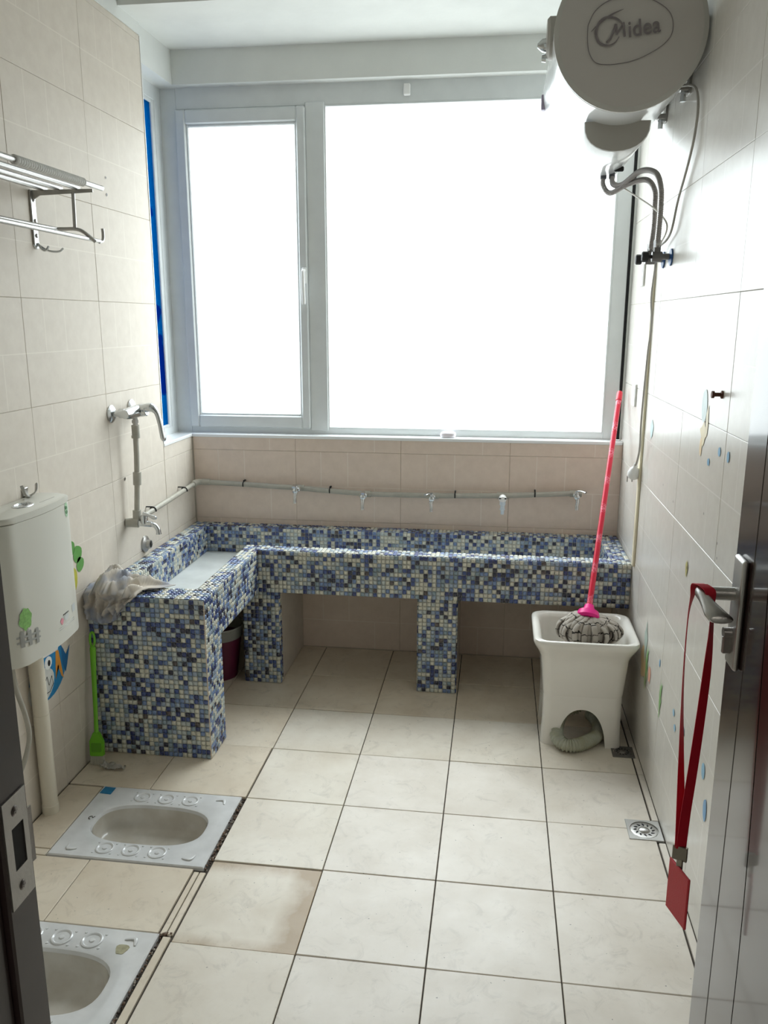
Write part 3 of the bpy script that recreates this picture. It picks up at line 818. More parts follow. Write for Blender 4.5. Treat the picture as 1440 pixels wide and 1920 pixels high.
# drop housing under the tank
bm = B()
def drop(y, k, top=False):
    pts = []
    for i in range(15):
        a = PI*i/14
        pts.append((0.797-0.100*k*math.cos(a), y, HZ-HR+0.012-0.088*k*math.sin(a)**0.75))
    return pts
rings = []
for y, k in ((1.060, 0.97), (1.064, 1.0), (1.30, 1.0), (1.58, 1.0), (1.63, 0.93), (1.655, 0.7)):
    rings.append([bm.verts.new(p) for p in drop(y, k)])
for a, b_ in zip(rings[:-1], rings[1:]):
    for i in range(14): bm.faces.new((a[i], a[i+1], b_[i+1], b_[i]))
bm.faces.new(rings[-1])
bmesh.ops.recalc_face_normals(bm, faces=bm.faces)
part('lower_housing', bm, M_enamel, ht, smooth=50)
bm = B(); bm.faces.new([bm.verts.new((p[0], 1.0595, p[2])) for p in drop(1.06, 0.97)])
q = bmesh.ops.extrude_face_region(bm, geom=list(bm.faces)); bmesh.ops.translate(bm, verts=[v for v in q['geom'] if isinstance(v, bmesh.types.BMVert)], vec=(0, 0.004, 0))
bmesh.ops.recalc_face_normals(bm, faces=bm.faces)
part('housing_end', bm, M_grayplastic, ht, label='grey crescent end of the lower housing')
# control cluster on the left flank
bm = B()
lathe(bm, [(0.058, -0.02), (0.058, 0.008), (0.050, 0.016), (0, 0.017)], (HX-HR, 1.02, 2.375), (-1, 0, 0), 30, sx=1.0)
part('gauge_plate', bm, M_grayplastic, ht, smooth=True)
bm = B(); lathe(bm, [(0.020, 0), (0.018, 0.012), (0.006, 0.026), (0, 0.026)], (HX-HR-0.016, 1.03, 2.36), (-1, 0, 0), 18)
part('knob', bm, M_chrome, ht, smooth=True)
bm = B(); lathe(bm, [(0.012, 0), (0.010, 0.012), (0, 0.013)], (HX-HR-0.016, 1.03, 2.325), (-1, 0, 0), 14)
part('knob', bm, M_chrome, ht, smooth=True)
bm = B(); box(bm, HX-HR-0.006, HX-HR+0.01, 1.50, 1.53, 2.29, 2.34, 0.002)
part('badge', bm, mat('mauve_grey', srgb(150, 140, 160), 0.4), ht)
# wall brackets
for yy in (1.13, 1.50):
    br = B()
    box(br, XR-0.006, XR, yy-0.02, yy+0.02, 2.235, 2.48, 0.001); box(br, HX+0.17, XR, yy-0.018, yy+0.018, 2.440, 2.448)
    box(br, 0.985, XR, yy-0.014, yy+0.014, 2.245, 2.262, 0.001)
    part('wall_bracket', br, M_steel, ht)
    br = B(); lathe(br, [(0, 0), (0.011, 0), (0.011, 0.010), (0.006, 0.011), (0.006, 0.022), (0, 0.022)], (XR-0.005, yy, 2.243), (-1, 0, 0), 6)
    lathe(br, [(0, 0), (0.009, 0), (0.009, 0.03), (0, 0.03)], (XR-0.018, yy, 2.245), (0, 0, -1), 6)
    part('bolt', br, M_chrome, ht)
for i, (xx, yy, c_) in enumerate(((0.812, 1.50, M_hose), (0.842, 1.47, M_hose))):
    bm = B(); lathe(bm, [(0, 0), (0.028, 0), (0.026, 0.004), (0.011, 0.006), (0.011, 0.035), (0, 0.035)], (xx, yy+0.03*i, 2.088), (0, 0, -1), 18)
    part('water_inlet', bm, mat('inlet_grey', srgb(84, 86, 94), 0.5), ht, smooth=True)
bm = B(); box(bm, 0.840, 0.872, 1.42, 1.435, 2.066, 2.082, 0.003)
part('relief_lever', bm, M_dark, ht)

# corrugated hoses
def ribbed(pts, rad, pitch, seg=10, amp=0.10):
    pp = smooth_path(pts, 40)
    # resample
    L_ = [0]
    for a, b_ in zip(pp[:-1], pp[1:]): L_.append(L_[-1]+(b_-a).length)
    n = int(L_[-1]/pitch*4); out = []; j = 0
    for i in range(n+1):
        s = L_[-1]*i/n
        while j < len(L_)-2 and L_[j+1] < s: j += 1
        out.append(pp[j].lerp(pp[j+1], (s-L_[j])/max(1e-9, L_[j+1]-L_[j])))
    return out, [rad*(1+amp*(1, 0, -1, 0)[i % 4]) for i in range(n+1)]
h1 = [(0.812, 1.50, 2.062), (0.812, 1.49, 2.030), (0.835, 1.46, 2.000), (0.885, 1.40, 2.020), (0.935, 1.33, 2.022), (0.960, 1.30, 1.985), (0.963, 1.29, 1.93), (0.966, 1.30, 1.87), (0.968, 1.345, 1.80)]
h2 = [(0.842, 1.50, 2.060), (0.845, 1.47, 2.030), (0.870, 1.42, 2.022), (0.912, 1.32, 2.048), (0.948, 1.24, 2.030), (0.962, 1.20, 1.98), (0.965, 1.19, 1.92), (0.966, 1.20, 1.85), (0.967, 1.215, 1.80)]
for pts, lab in ((h1, 'braided steel hose, the one farther from the door, heater to stop valve'), (h2, 'braided steel hose, the one nearer the door, heater to stop valve')):
    bm = B(); pp, rr_ = ribbed(pts, 0.0088, 0.0058, 10, 0.12); tube(bm, pp, rr_, 10)
    hs = thing('flexible_hose', lab, 'hose', pts[-1], 'steel hoses under the heater')
    part('braid', bm, M_hose, hs, smooth='all')
    bm = B(); lathe(bm, [(0, 0), (0.0125, 0), (0.0125, 0.022), (0.0095, 0.026), (0, 0.026)], (pts[-1][0], pts[-1][1], pts[-1][2]-0.006), (0, 0, 1), 6)
    part('nut', bm, M_steel, hs)
for yy, lab in ((1.345, 'dark angle valve on the right wall with its knob towards the window frame'), (1.215, 'dark angle valve on the right wall nearer the door')):
    va_ = thing('stop_valve', lab, 'valve', (XR, yy, 1.765), 'stop valves under the heater')
    bm = B(); lathe(bm, [(0, 0), (0.028, 0), (0.027, 0.004), (0.016, 0.007), (0, 0.007)], (XR-0.0005, yy, 1.763), (-1, 0, 0), 24)
    part('flange', bm, mat('blue_flange', srgb(38, 84, 140), 0.35), va_, smooth=True, label='blue wall flange')
    bm = B(); tube(bm, [(XR-0.006, yy, 1.765), (0.982, yy, 1.765)], 0.010, 14); lathe(bm, [(0, 0), (0.0165, 0), (0.0175, 0.015), (0.0165, 0.032), (0, 0.032)], (0.984, yy, 1.765), (-1, 0, 0), 14)
    tube(bm, [(0.968, yy, 1.765), (0.968, yy, 1.800)], 0.0115, 12)
    part('body', bm, mat('tarnished_brass', (0.16, 0.155, 0.15, 1), 0.4, 0.9), va_, smooth=True)
    bm = B(); lathe(bm, [(0, 0), (0.006, 0), (0.006, 0.012), (0.016, 0.013), (0.017, 0.018), (0.017, 0.030), (0.014, 0.033), (0, 0.033)], (0.953, yy, 1.765), (-1, 0, 0), 8)
    part('knob', bm, M_dark, va_)

# power cord with plug
M_cord = mat('grey_cord', srgb(176, 172, 164), 0.5)
cd = thing('power_cord', 'thin grey power cord hanging down the right wall with a white plug', 'cord', (0.99, 1.41, 1.0))
bm = B()
main = [(0.985, 1.13, 2.26), (1.003, 1.00, 2.225), (1.006, 0.945, 2.16), (1.006, 0.965, 2.08), (1.006, 1.03, 2.01), (1.006, 1.13, 1.93), (1.005, 1.19, 1.85), (1.005, 1.27, 1.822), (0.996, 1.38, 1.80), (0.995, 1.385, 1.744),
        (0.995, 1.42, 1.64), (0.995, 1.375, 1.543), (0.994, 1.40, 1.459), (0.993, 1.41, 1.373), (0.992, 1.42, 1.275), (0.991, 1.42, 1.176), (0.990, 1.405, 1.099), (0.990, 1.44, 1.045), (0.990, 1.475, 1.020)]
tube(bm, smooth_path(main, 8), 0.0040, 8)
part('cable', bm, M_cord, cd, smooth='all')
bm = B(); tube(bm, smooth_path([(0.850, 1.50, 2.045), (0.90, 1.38, 1.985), (0.955, 1.27, 1.925), (0.985, 1.20, 1.875), (0.992, 1.21, 1.845), (0.990, 1.28, 1.815), (0.985, 1.31, 1.80)], 8), 0.0030, 8)
part('thin_cable', bm, mat('white_cable', srgb(222, 218, 210), 0.5), cd, smooth='all')
bm = B()
lathe(bm, [(0, 0), (0.006, 0), (0.008, 0.02), (0.018, 0.032), (0.024, 0.05), (0.024, 0.062), (0.018, 0.070), (0, 0.071)], (0.990, 1.468, 1.030), (0.0, 0.55, -0.85), 18)
part('plug', bm, M_wplastic, cd, smooth=True, label='round white plug')
bm = B()
for k in (-1, 1): box(bm, 0.975+0.009*k, 0.979+0.009*k, 1.500, 1.506, 0.952, 0.975)
part('pin', bm, M_steel, cd)
stp = thing('edge_strip', 'yellowed narrow plastic strip running down the right wall behind the cord', 'strip', (XR, 1.49, 0.62))
part('strip', boxm(XR-0.009, XR+0.0005, 1.475, 1.505, 0.618, 1.80, 0.002), mat('yellowed_plastic', srgb(226, 218, 190), 0.5), stp)
for zz, lab in ((1.265, 'small white blank plate on the right wall above the sill'), (1.735, 'small white blank plate on the right wall under the stop valves')):
    pl = thing('switch_plate', lab, 'plate', (XR, 1.75, zz))
    part('plate', boxm(XR-0.008, XR+0.0005, 1.712, 1.790, zz-0.045, zz+0.045, 0.002), M_wplastic, pl)
    part('blank_insert', boxm(XR-0.0095, XR-0.0075, 1.728, 1.774, zz-0.028, zz+0.028, 0.001), M_wplastic, pl)
sc_ = thing('wall_screw', 'rusty screw stub in the right wall beside the door', 'screw', (XR, 0.43, 1.38))
bm = B(); lathe(bm, [(0, 0), (0.010, 0), (0.010, 0.004), (0.005, 0.006), (0.005, 0.020), (0.009, 0.021), (0.009, 0.027), (0, 0.028)], (XR+0.0005, 0.430, 1.380), (-1, 0, 0), 12)
part('shaft', bm, mat('rusty_steel', srgb(96, 62, 48), 0.6, 0.6, noise_amt=0.4, noise_scale=200), sc_, smooth=True)

# ---------------------------------------------------------------- mop sink, drain hose, mop
def rrect(cx, cy, hx, hy, rad, n=6):
    pts = []
    for (sx, sy, a0) in ((1, 1, 0), (-1, 1, PI/2), (-1, -1, PI), (1, -1, 1.5*PI)):
        for k in range(n+1):
            a = a0+PI/2*k/n
            pts.append((cx+sx*(hx-rad)+rad*math.cos(a), cy+sy*(hy-rad)+rad*math.sin(a)))
    return pts
def loft(bm, rings, mi=0):
    """rings: list of equally long lists of points"""
    R = [[bm.verts.new(p) for p in rg] for rg in rings]
    for a, b_ in zip(R[:-1], R[1:]):
        n = len(a)
        for i in range(n):
            q = bm.faces.new((a[i], a[(i+1) % n], b_[(i+1) % n], b_[i])); q.material_index = mi
    return R
sk = thing('mop_sink', 'white ceramic mop sink on four feet in the right corner', 'sink', (0.811, 1.295, 0))
cx, cy = 0.811, 1.293
def ring(hx, hy, rad, z, n=6): return [(x, y, z) for x, y in rrect(cx, cy, hx, hy, rad, n)]
bm = B()
# outer skin downwards from the inner rim edge, then the tub inside
body = [ring(0.130, 0.115, 0.03, 0.225), ring(0.138, 0.123, 0.035, 0.235), ring(0.150, 0.136, 0.04, 0.36), ring(0.156, 0.143, 0.04, 0.405), ring(0.163, 0.148, 0.045, 0.420), ring(0.178, 0.162, 0.05, 0.428), ring(0.188, 0.171, 0.05, 0.424),
        ring(0.190, 0.173, 0.05, 0.412), ring(0.184, 0.167, 0.05, 0.396), ring(0.170, 0.153, 0.045, 0.372), ring(0.160, 0.143, 0.04, 0.350), ring(0.156, 0.139, 0.035, 0.320), ring(0.1465, 0.1315, 0.031, 0.212), ring(0.1445, 0.1295, 0.030, 0.199), ring(0.132, 0.118, 0.02, 0.197)]
R = loft(bm, body)
bm.faces.new(R[0]); bm.faces.new(list(reversed(R[-1])))
bmesh.ops.recalc_face_normals(bm, faces=bm.faces)
part('tub', bm, M_ceramic, sk, smooth=60)
# skirt below the tub: four feet with an arch between each pair
def skirt():
    hx_, hy_, rad = 0.1445, 0.1295, 0.030
    per = []
    def side(h, fixed, axis, sgn):
        xs = sorted(set([round(0.086*math.sin(PI/2*k/14), 5) for k in range(-14, 15)] + [-(h-rad), (h-rad), -0.0935, 0.0935]))
        for t_ in xs: yield (t_, fixed)
    for (h, o_, ang) in ((hx_, hy_, 0), (hy_, hx_, 1), (hx_, hy_, 2), (hy_, hx_, 3)):
        for t_, fx in side(h, o_, 0, 0):
            zb = 0.0
            q = abs(t_)/0.086
            if q < 1: zb = 0.148*(1-q**2.3)**(1/2.1)
            # local frame: side 0 = front (-y)
            l = (t_, -fx)
            for _ in range(ang): l = (-l[1], l[0])
            per.append((l[0], l[1], zb))
        # rounded corner
        for k in range(1, 6):
            a_ = -PI/2+PI/2*k/6
            l = (h-rad+rad*math.cos(a_), -(o_-rad)+rad*math.sin(a_))
            for _ in range(ang): l = (-l[1], l[0])
            per.append((l[0], l[1], 0.0))
    K = 8; bm = B(); rows = []
    for k in range(K+1):
        row = []
        for (px, py, zb) in per:
            z = 0.200-(0.200-zb)*k/K
            fl = 1.0 + 0.035*max(0, (z-0.13)/0.07)*0 + 0.03*(max(0, 0.12-z)/0.12)**2
            row.append(bm.verts.new((cx+px*fl, cy+py*fl, z)))
        rows.append(row)
    n = len(per)
    for a_, b_ in zip(rows[:-1], rows[1:]):
        for i in range(n): bm.faces.new((a_[i], b_[i], b_[(i+1) % n], a_[(i+1) % n]))
    bm.normal_update()
    if sum((q.calc_center_median()-Vector((cx, cy, 0.1))).dot(q.normal) for q in bm.faces) < 0: bmesh.ops.reverse_faces(bm, faces=bm.faces)
    bmesh.ops.solidify(bm, geom=list(bm.faces), thickness=0.020)
    return bm
part('skirt', skirt(), M_ceramic, sk, smooth=50, label='lower skirt with an arch between the feet')
bm = B(); lathe(bm, [(0.022, 0), (0.022, 0.05), (0.030, 0.055), (0.030, 0.066), (0, 0.066)], (cx+0.02, cy, 0.103), (0, 0, 1), 16)
part('drain_spigot', bm, M_wplastic, sk, smooth=True)
dh = thing('drain_hose', 'ribbed grey-green drain hose coiled under the mop sink', 'hose', (0.78, 1.2, 0))
bm = B()
pp, rr_ = ribbed([(cx+0.02, cy, 0.125), (0.80, 1.295, 0.092), (0.755, 1.280, 0.085), (0.728, 1.215, 0.066), (0.722, 1.150, 0.040), (0.750, 1.118, 0.026), (0.790, 1.122, 0.025), (0.840, 1.160, 0.026), (0.880, 1.22, 0.026), (0.890, 1.32, 0.026), (0.87, 1.38, 0.026)], 0.0225, 0.0095, 14, 0.17)
tube(bm, pp, rr_, 14)
part('ribbed_hose', bm, mat('dirty_hose', srgb(186, 190, 176), 0.6, col2=srgb(158, 152, 118), noise_scale=14), dh, smooth='all')

mp = thing('mop', 'red-handled mop leaning in the corner with its grey cloth head in the mop sink', 'mop', (0.83, 1.25, 0.45))
top = Vector((0.982, 1.945, 1.262)); bot = Vector((0.820, 1.247, 0.487))
dv = (top-bot).normalized()
def red_handle():
    m = bpy.data.materials.new('printed_red_handle'); m.use_nodes = True
    nt = m.node_tree; p = nt.nodes['Principled BSDF']; L = nt.links.new
    tc = nt.nodes.new('ShaderNodeTexCoord'); n1 = nt.nodes.new('ShaderNodeTexNoise'); n1.inputs['Scale'].default_value = 210; n1.inputs['Detail'].default_value = 2
    L(tc.outputs['Object'], n1.inputs['Vector'])
    w = nt.nodes.new('ShaderNodeTexWave'); w.wave_type = 'BANDS'; w.bands_direction = 'Z'; w.inputs['Scale'].default_value = 3.2; L(tc.outputs['Object'], w.inputs['Vector'])
    mt = nt.nodes.new('ShaderNodeMath'); mt.operation = 'MULTIPLY'; L(n1.outputs['Fac'], mt.inputs[0]); L(w.outputs['Fac'], mt.inputs[1])
    rp = nt.nodes.new('ShaderNodeValToRGB'); rp.color_ramp.elements[0].position = 0.42; rp.color_ramp.elements[1].position = 0.50
    rp.color_ramp.elements[0].color = srgb(216, 30, 62); rp.color_ramp.elements[1].color = srgb(236, 120, 140)
    L(mt.outputs[0], rp.inputs['Fac']); L(rp.outputs['Color'], p.inputs['Base Color']); p.inputs['Roughness'].default_value = 0.3
    return m
bm = B(); tube(bm, [bot+dv*0.02, top-dv*0.03], 0.0108, 14)
part('pole', bm, red_handle(), mp, smooth=True)
bm = B(); tube(bm, [top-dv*0.05, top-dv*0.012, top-dv*0.004, top], [0.0128, 0.0128, 0.011, 0.006], 14)
part('pole_cap', bm, mat('red_cap', srgb(214, 24, 52), 0.35), mp, smooth=True)
M_pink = mat('pink_plastic', srgb(240, 20, 140), 0.35)
bm = B(); tube(bm, [bot+dv*0.045, bot+dv*0.025, bot+dv*0.018, bot-dv*0.002, bot-dv*0.012], [0.0165, 0.022, 0.038, 0.043, 0.036], 20)
part('socket', bm, M_pink, mp, smooth=True, label='bright pink plastic socket')
bm = B()
mr = random.Random(5)
hc = bot - dv*0.004
NS = 54
for i in range(NS):
    a = 2*PI*i/NS + mr.uniform(-.04, .04)
    layer = i % 3
    rx = 0.122*(0.98-0.10*layer)*mr.uniform(.93, 1.05); ry = 0.086*(0.98-0.10*layer)*mr.uniform(.93, 1.03)
    ca, sa = math.cos(a), math.sin(a)
    lift = 0.006*layer + mr.uniform(-.003, .004) - (0.012 if ca > 0.3 else 0.0)*ca
    px = hc.x + 0.006
    P = []
    for t_, dz_ in ((0.16, -0.006), (0.42, -0.003+lift), (0.72, -0.009+lift), (0.93, -0.028+lift*.7), (1.0, -0.050+lift*.4), (0.95, -0.070), (0.80, -0.082), (0.60, -0.084)):
        yv = hc.y + sa*ry*t_
        P.append((px+ca*rx*t_ + mr.uniform(-.002, .002), max(yv, cy-0.138), hc.z+dz_))
    tube(bm, smooth_path(P, 4), 0.0112, 8, flat=0.42, uv=True, up=(0, 0, 1))
def strand_mat():
    m = bpy.data.materials.new('mop_cloth'); m.use_nodes = True
    nt = m.node_tree; p = nt.nodes['Principled BSDF']; L = nt.links.new
    uv = nt.nodes.new('ShaderNodeUVMap'); sp = nt.nodes.new('ShaderNodeSeparateXYZ'); L(uv.outputs[0], sp.inputs[0])
    tc = nt.nodes.new('ShaderNodeTexCoord'); nn = nt.nodes.new('ShaderNodeTexNoise'); nn.inputs['Scale'].default_value = 35; L(tc.outputs['Object'], nn.inputs['Vector'])
    ad = nt.nodes.new('ShaderNodeMath'); ad.operation = 'MULTIPLY_ADD'; L(nn.outputs['Fac'], ad.inputs[0]); ad.inputs[1].default_value = 0.03; L(sp.outputs['Y'], ad.inputs[2])
    md = nt.nodes.new('ShaderNodeMath'); md.operation = 'PINGPONG'; L(ad.outputs[0], md.inputs[0]); md.inputs[1].default_value = 0.017
    lt_ = nt.nodes.new('ShaderNodeMath'); lt_.operation = 'LESS_THAN'; L(md.outputs[0], lt_.inputs[0]); lt_.inputs[1].default_value = 0.0017
    mxx = nt.nodes.new('ShaderNodeMix'); mxx.data_type = 'RGBA'; L(lt_.outputs[0], mxx.inputs[0])
    mxx.inputs[6].default_value = srgb(168, 160, 150); mxx.inputs[7].default_value = srgb(38, 34, 32)
    L(mxx.outputs[2], p.inputs['Base Color']); p.inputs['Roughness'].default_value = 0.9
    return m
part('cloth_strands', bm, strand_mat(), mp, smooth='all', kind='stuff', label='grey cloth strips crossed by dark seams')

# ---------------------------------------------------------------- floor drains
def floor_drain(xc, yc, half, label, dirty=False):
    t = thing('floor_drain', label, 'drain', (xc, yc, 0))
    ms = M_steel if not dirty else mat('tarnished_steel', (0.22, 0.21, 0.20, 1), 0.55, 0.8)
    bm = B()
    rs = []
    n = 40
    def sq(h, z):
        out = []
        for k in range(n):
            a = 2*PI*k/n+PI/4; c, s_ = math.cos(a), math.sin(a); q = h/max(abs(c), abs(s_))
            out.append((xc+c*q, yc+s_*q, z))
        return out
    def ci(r__, z): return [(xc+r__*math.cos(2*PI*k/n+PI/4), yc+r__*math.sin(2*PI*k/n+PI/4), z) for k in range(n)]
    R = loft(bm, [sq(half, -0.004), sq(half, 0.0022), sq(half-0.001, 0.003), ci(half*0.84, 0.003), ci(half*0.83, -0.0015), ci(half*0.1, -0.002)])
    bm.faces.new(R[-1]); bmesh.ops.recalc_face_normals(bm, faces=bm.faces)
    part('frame_plate', bm, ms, t, smooth=30)
    bm = B(); lathe(bm, [(half*0.79, 0.0), (half*0.79, 0.003), (half*0.72, 0.0042), (half*0.34, 0.003), (half*0.30, 0.006), (half*0.18, 0.0085), (0, 0.0095)], (xc, yc, -0.0015), (0, 0, 1), 40)
    bmesh.ops.recalc_face_normals(bm, faces=bm.faces)
    part('grate_disc', bm, ms, t, smooth=True)
    bm = B()
    for k in range(12):
        a = 2*PI*k/12
        v = []
        for q in range(10):
            b_ = 2*PI*q/10
            lx, ly = half*0.115*math.cos(b_), half*0.048*math.sin(b_)*(1-0.4*math.cos(b_))
            tw = a+0.5
            ox, oy = math.cos(a)*half*0.54, math.sin(a)*half*0.54
            v.append((xc+ox+lx*math.cos(tw)-ly*math.sin(tw), yc+oy+lx*math.sin(tw)+ly*math.cos(tw)))
        prism(bm, v, 'z', 0.0006, 0.0032)
    part('slots', bm, M_dark, t)
    return t
floor_drain(0.960, 0.655, 0.052, 'square steel floor drain set against the right wall, in the open')
floor_drain(0.962, 1.140, 0.040, 'tarnished square floor drain beside the foot of the mop sink', True)

# ---------------------------------------------------------------- squat pans
M_ringm = M_pan
def squat_pan(rect, label, tagged):
    x0, x1, y0, y1 = rect
    xc, yc = (x0+x1)/2, (y0+y1)/2
    t = thing('squat_pan', label, 'toilet', (xc, yc, 0), 'squat pans in the left part of the floor')
    n = 72; zt = 0.0055
    hx, hy = (x1-x0)/2, (y1-y0)/2
    def rect_ring(hx_, hy_, z):
        out = []
        for k in range(n):
            a = 2*PI*k/n; c, s_ = math.cos(a), math.sin(a)
            q = min(hx_/max(abs(c), 1e-6), hy_/max(abs(s_), 1e-6))
            out.append((xc+c*q, yc+s_*q, z))
        # snap nearest samples to the corners
        for sx in (-1, 1):
            for sy in (-1, 1):
                a = math.atan2(sy*hy_, sx*hx_) % (2*PI); k = int(round(a/(2*PI)*n)) % n
                out[k] = (xc+sx*hx_, yc+sy*hy_, z)
        return out
    ox = 0.0
    def stad(L_, r__, z):
        out = []
        for k in range(n):
            a = 2*PI*k/n; c, s_ = math.cos(a), math.sin(a)
            # superellipse close to a stadium
            e_ = 2.8
            q = (abs(c/L_)**e_+abs(s_/r__)**e_)**(-1/e_)
            out.append((xc+ox+c*q, yc+s_*q, z))
        return out
    bm = B()
    R = loft(bm, [rect_ring(hx, hy, -0.02), rect_ring(hx, hy, zt-0.003), rect_ring(hx-0.003, hy-0.003, zt), rect_ring(hx-0.03, hy-0.03, zt-0.001), stad(0.192, 0.108, zt-0.001), stad(0.184, 0.101, zt-0.004), stad(0.180, 0.097, zt-0.014)])
    bmesh.ops.recalc_face_normals(bm, faces=bm.faces)
    if sum(q.normal.z for q in bm.faces) < 0: bmesh.ops.reverse_faces(bm, faces=bm.faces)
    part('rim_plate', bm, M_pan, t, smooth=35)
    bm = B()
    R = loft(bm, [stad(0.180, 0.097, zt-0.013), stad(0.178, 0.095, -0.04), stad(0.174, 0.091, -0.060), stad(0.160, 0.078, -0.070), stad(0.10, 0.045, -0.076), stad(0.05, 0.02, -0.080)])
    bm.faces.new(R[-1]); bmesh.ops.recalc_face_normals(bm, faces=bm.faces)
    if sum(q.normal.z for q in bm.faces) < 0: bmesh.ops.reverse_faces(bm, faces=bm.faces)
    part('bowl', bm, M_pan_in, t, smooth=60, label='stained inner bowl')
    first = None
    for sy in (1, -1):
        for dx in (-0.083, 0.0, 0.083):
            px, py = xc+dx, yc+sy*0.137
            if first is None:
                b_ = B()
                lathe(b_, [(0.0290, -0.0015), (0.0275, 0.0020), (0.0245, 0.0030), (0.0215, 0.0018), (0.0190, -0.0010)], (0, 0, 0), (0, 0, 1), 28)
                bmesh.ops.delete(b_, geom=[q for q in b_.faces if len(q.verts) > 4], context='FACES_ONLY')
                lathe(b_, [(0.0085, -0.0012), (0.0065, 0.0022), (0, 0.0030)], (0, 0, 0), (0, 0, 1), 16)
                for k in range(4):
                    a = PI/4+PI/2*k
                    lathe(b_, [(0.0042, -0.001), (0.003, 0.0014), (0, 0.002)], (0.040*math.cos(a), 0.034*math.sin(a), 0), (0, 0, 1), 8)
                bmesh.ops.recalc_face_normals(b_, faces=b_.faces)
                first = obj('foot_ring', b_, M_ringm, None, smooth=True); o = first
            else:
                o = bpy.data.objects.new('foot_ring', first.data); C.objects.link(o)
            o.parent = t; o.location = (px-xc, py-yc, zt-0.0006)
    for sx, sy in ((1, 1), (1, -1), (-1, -1), (-1, 1)):
        if sx < 0 and sy > 0 and tagged: continue
        bm = B()
        px, py = xc+sx*0.188, yc+sy*0.137
        tube(bm, smooth_path([(px-sx*0.022, py+sy*0.014, zt), (px+sx*0.004, py+sy*0.018, zt+0.001), (px+sx*0.012, py-sy*0.004, zt)], 5), [0.0028+0.003*math.sin(PI*i/10) for i in range(11)], 8, flat=0.6)
        part('foot_ridge', bm, M_ringm, t, smooth=True)
    if tagged:
        bm = B(); q = [(x0+0.006, y1-0.045), (x0+0.046, y1-0.047), (x0+0.047, y1-0.008), (x0+0.008, y1-0.006)]
        prism(bm, q, 'z', zt-0.0005, zt+0.0006)
        part('sticker', bm, mat('blue_sticker', srgb(42, 128, 176), 0.5, noise_amt=0.3, noise_scale=60), t, label='small torn blue sticker')
        bm = B()
        cu_ = [(x0+0.044, yc+0.012), (x0+0.038, yc+0.006), (x0+0.040, yc-0.002), (x0+0.046, yc-0.004)]
        tube(bm, smooth_path([(a, b_, zt+0.0003) for a, b_ in cu_], 4), 0.0011, 5)
        tube(bm, smooth_path([(x0+0.046, yc+0.012, zt+0.0003), (x0+0.050, yc+0.004, zt+0.0003), (x0+0.055, yc+0.012, zt+0.0003)], 4), 0.0010, 5)
        part('printed_mark', bm, M_dirt, t)
    else:
        bm = B(); prism(bm, [(xc+0.172+0.016*math.cos(a)*(1+.2*math.sin(3*a)), yc+0.118+0.020*math.sin(a)*(1+.2*math.cos(2*a)), ) for a in [2*PI*k/16 for k in range(16)]], 'z', zt-0.001, zt-0.0002)
        part('stain', bm, mat('yellow_stain', srgb(176, 170, 138), 0.5, noise_amt=0.3, noise_scale=90), t, label='yellowish dried stain')
    return t
squat_pan(PAN1, 'white ceramic squat pan with a blue sticker on its corner, beside the flush pipe', True)
squat_pan(PAN2, 'white ceramic squat pan with a yellow stain, partly hidden by the dark door jamb', False)

# ---------------------------------------------------------------- cistern, flush pipe, hook
M_cis = mat('cistern_plastic', srgb(212, 210, 200), 0.35)
ts = thing('cistern', 'white plastic flush cistern with a curved front on the left wall', 'cistern', (XL, 0.455, 0.80))
def dsh(k=1.0, dx=0.0):
    pts = [(XL+0.0005, 0.640)]
    for i in range(7):
        a = PI/2*i/6
        pts.append((-0.900+dx+0.055*k*math.sin(a)*1.0-0.0, 0.595+0.045*math.cos(a)))
    for i in range(1, 14):
        t_ = i/14.0
        yy = 0.595-(0.595-0.315)*t_
        pts.append((-0.845+dx+0.012*math.sin(PI*t_), yy))
    for i in range(7):
        a = PI/2*i/6
        pts.append((-0.900+dx+0.055*math.cos(a), 0.315-0.045*math.sin(a)))
    pts.append((XL+0.0005, 0.270))
    return pts
bm = B()
prism(bm, dsh(), 'z', 0.596, 1.012, bev=0.004)
part('tank', bm, M_cis, ts, smooth=40)
bm = B(); prism(bm, dsh(1.0, 0.0015), 'z', 1.0135, 1.032, bev=0.005)
part('lid', bm, M_cis, ts, smooth=40)
bm = B(); lathe(bm, [(0, 0), (0.042, 0), (0.040, 0.003), (0.034, 0.0035), (0.030, 0.0005), (0, 0.001)], (0, 0, 0), (0, 0, 1), 30)
for v in bm.verts: v.co = Vector((v.co.x*0.62-0.902, v.co.y+0.455, v.co.z+1.0315))
part('flush_button', bm, M_chrome, ts, smooth=True, label='oval chrome flush button')
bm = B(); box(bm, -0.876, -0.8735, 0.50, 0.58, 1.0318, 1.0326)
part('lid_seam', bm, M_grayplastic, ts)
# decals on the tank: a small tree, a rail fence and a few lines of print (flat prints)
def on_tank(y, z, off=0.0008):
    if y < 0.375: off += 0.0022
    t_ = min(1, max(0, (0.595-y)/(0.595-0.315)))
    if y < 0.315:
        a = math.acos(min(1, (0.315-y)/0.045)); return (-0.900+0.055*math.sin(a)+off, y, z)
    if y > 0.595:
        a = math.acos(min(1, (y-0.595)/0.045)); return (-0.900+0.055*math.sin(a)+off, y, z)
    return (-0.845+0.012*math.sin(PI*t_)+off, y, z)
def decal(poly, name, m, parent, fn, label=None, thick=0.0004):
    bm = B()
    c = (sum(p[0] for p in poly)/len(poly), sum(p[1] for p in poly)/len(poly))
    vs = [bm.verts.new(fn(*p)) for p in poly]; vc = bm.verts.new(fn(*c))
    for i in range(len(vs)): bm.faces.new((vc, vs[i], vs[(i+1) % len(vs)]))
    bmesh.ops.recalc_face_normals(bm, faces=bm.faces)
    return part(name, bm, m, parent, label=label)
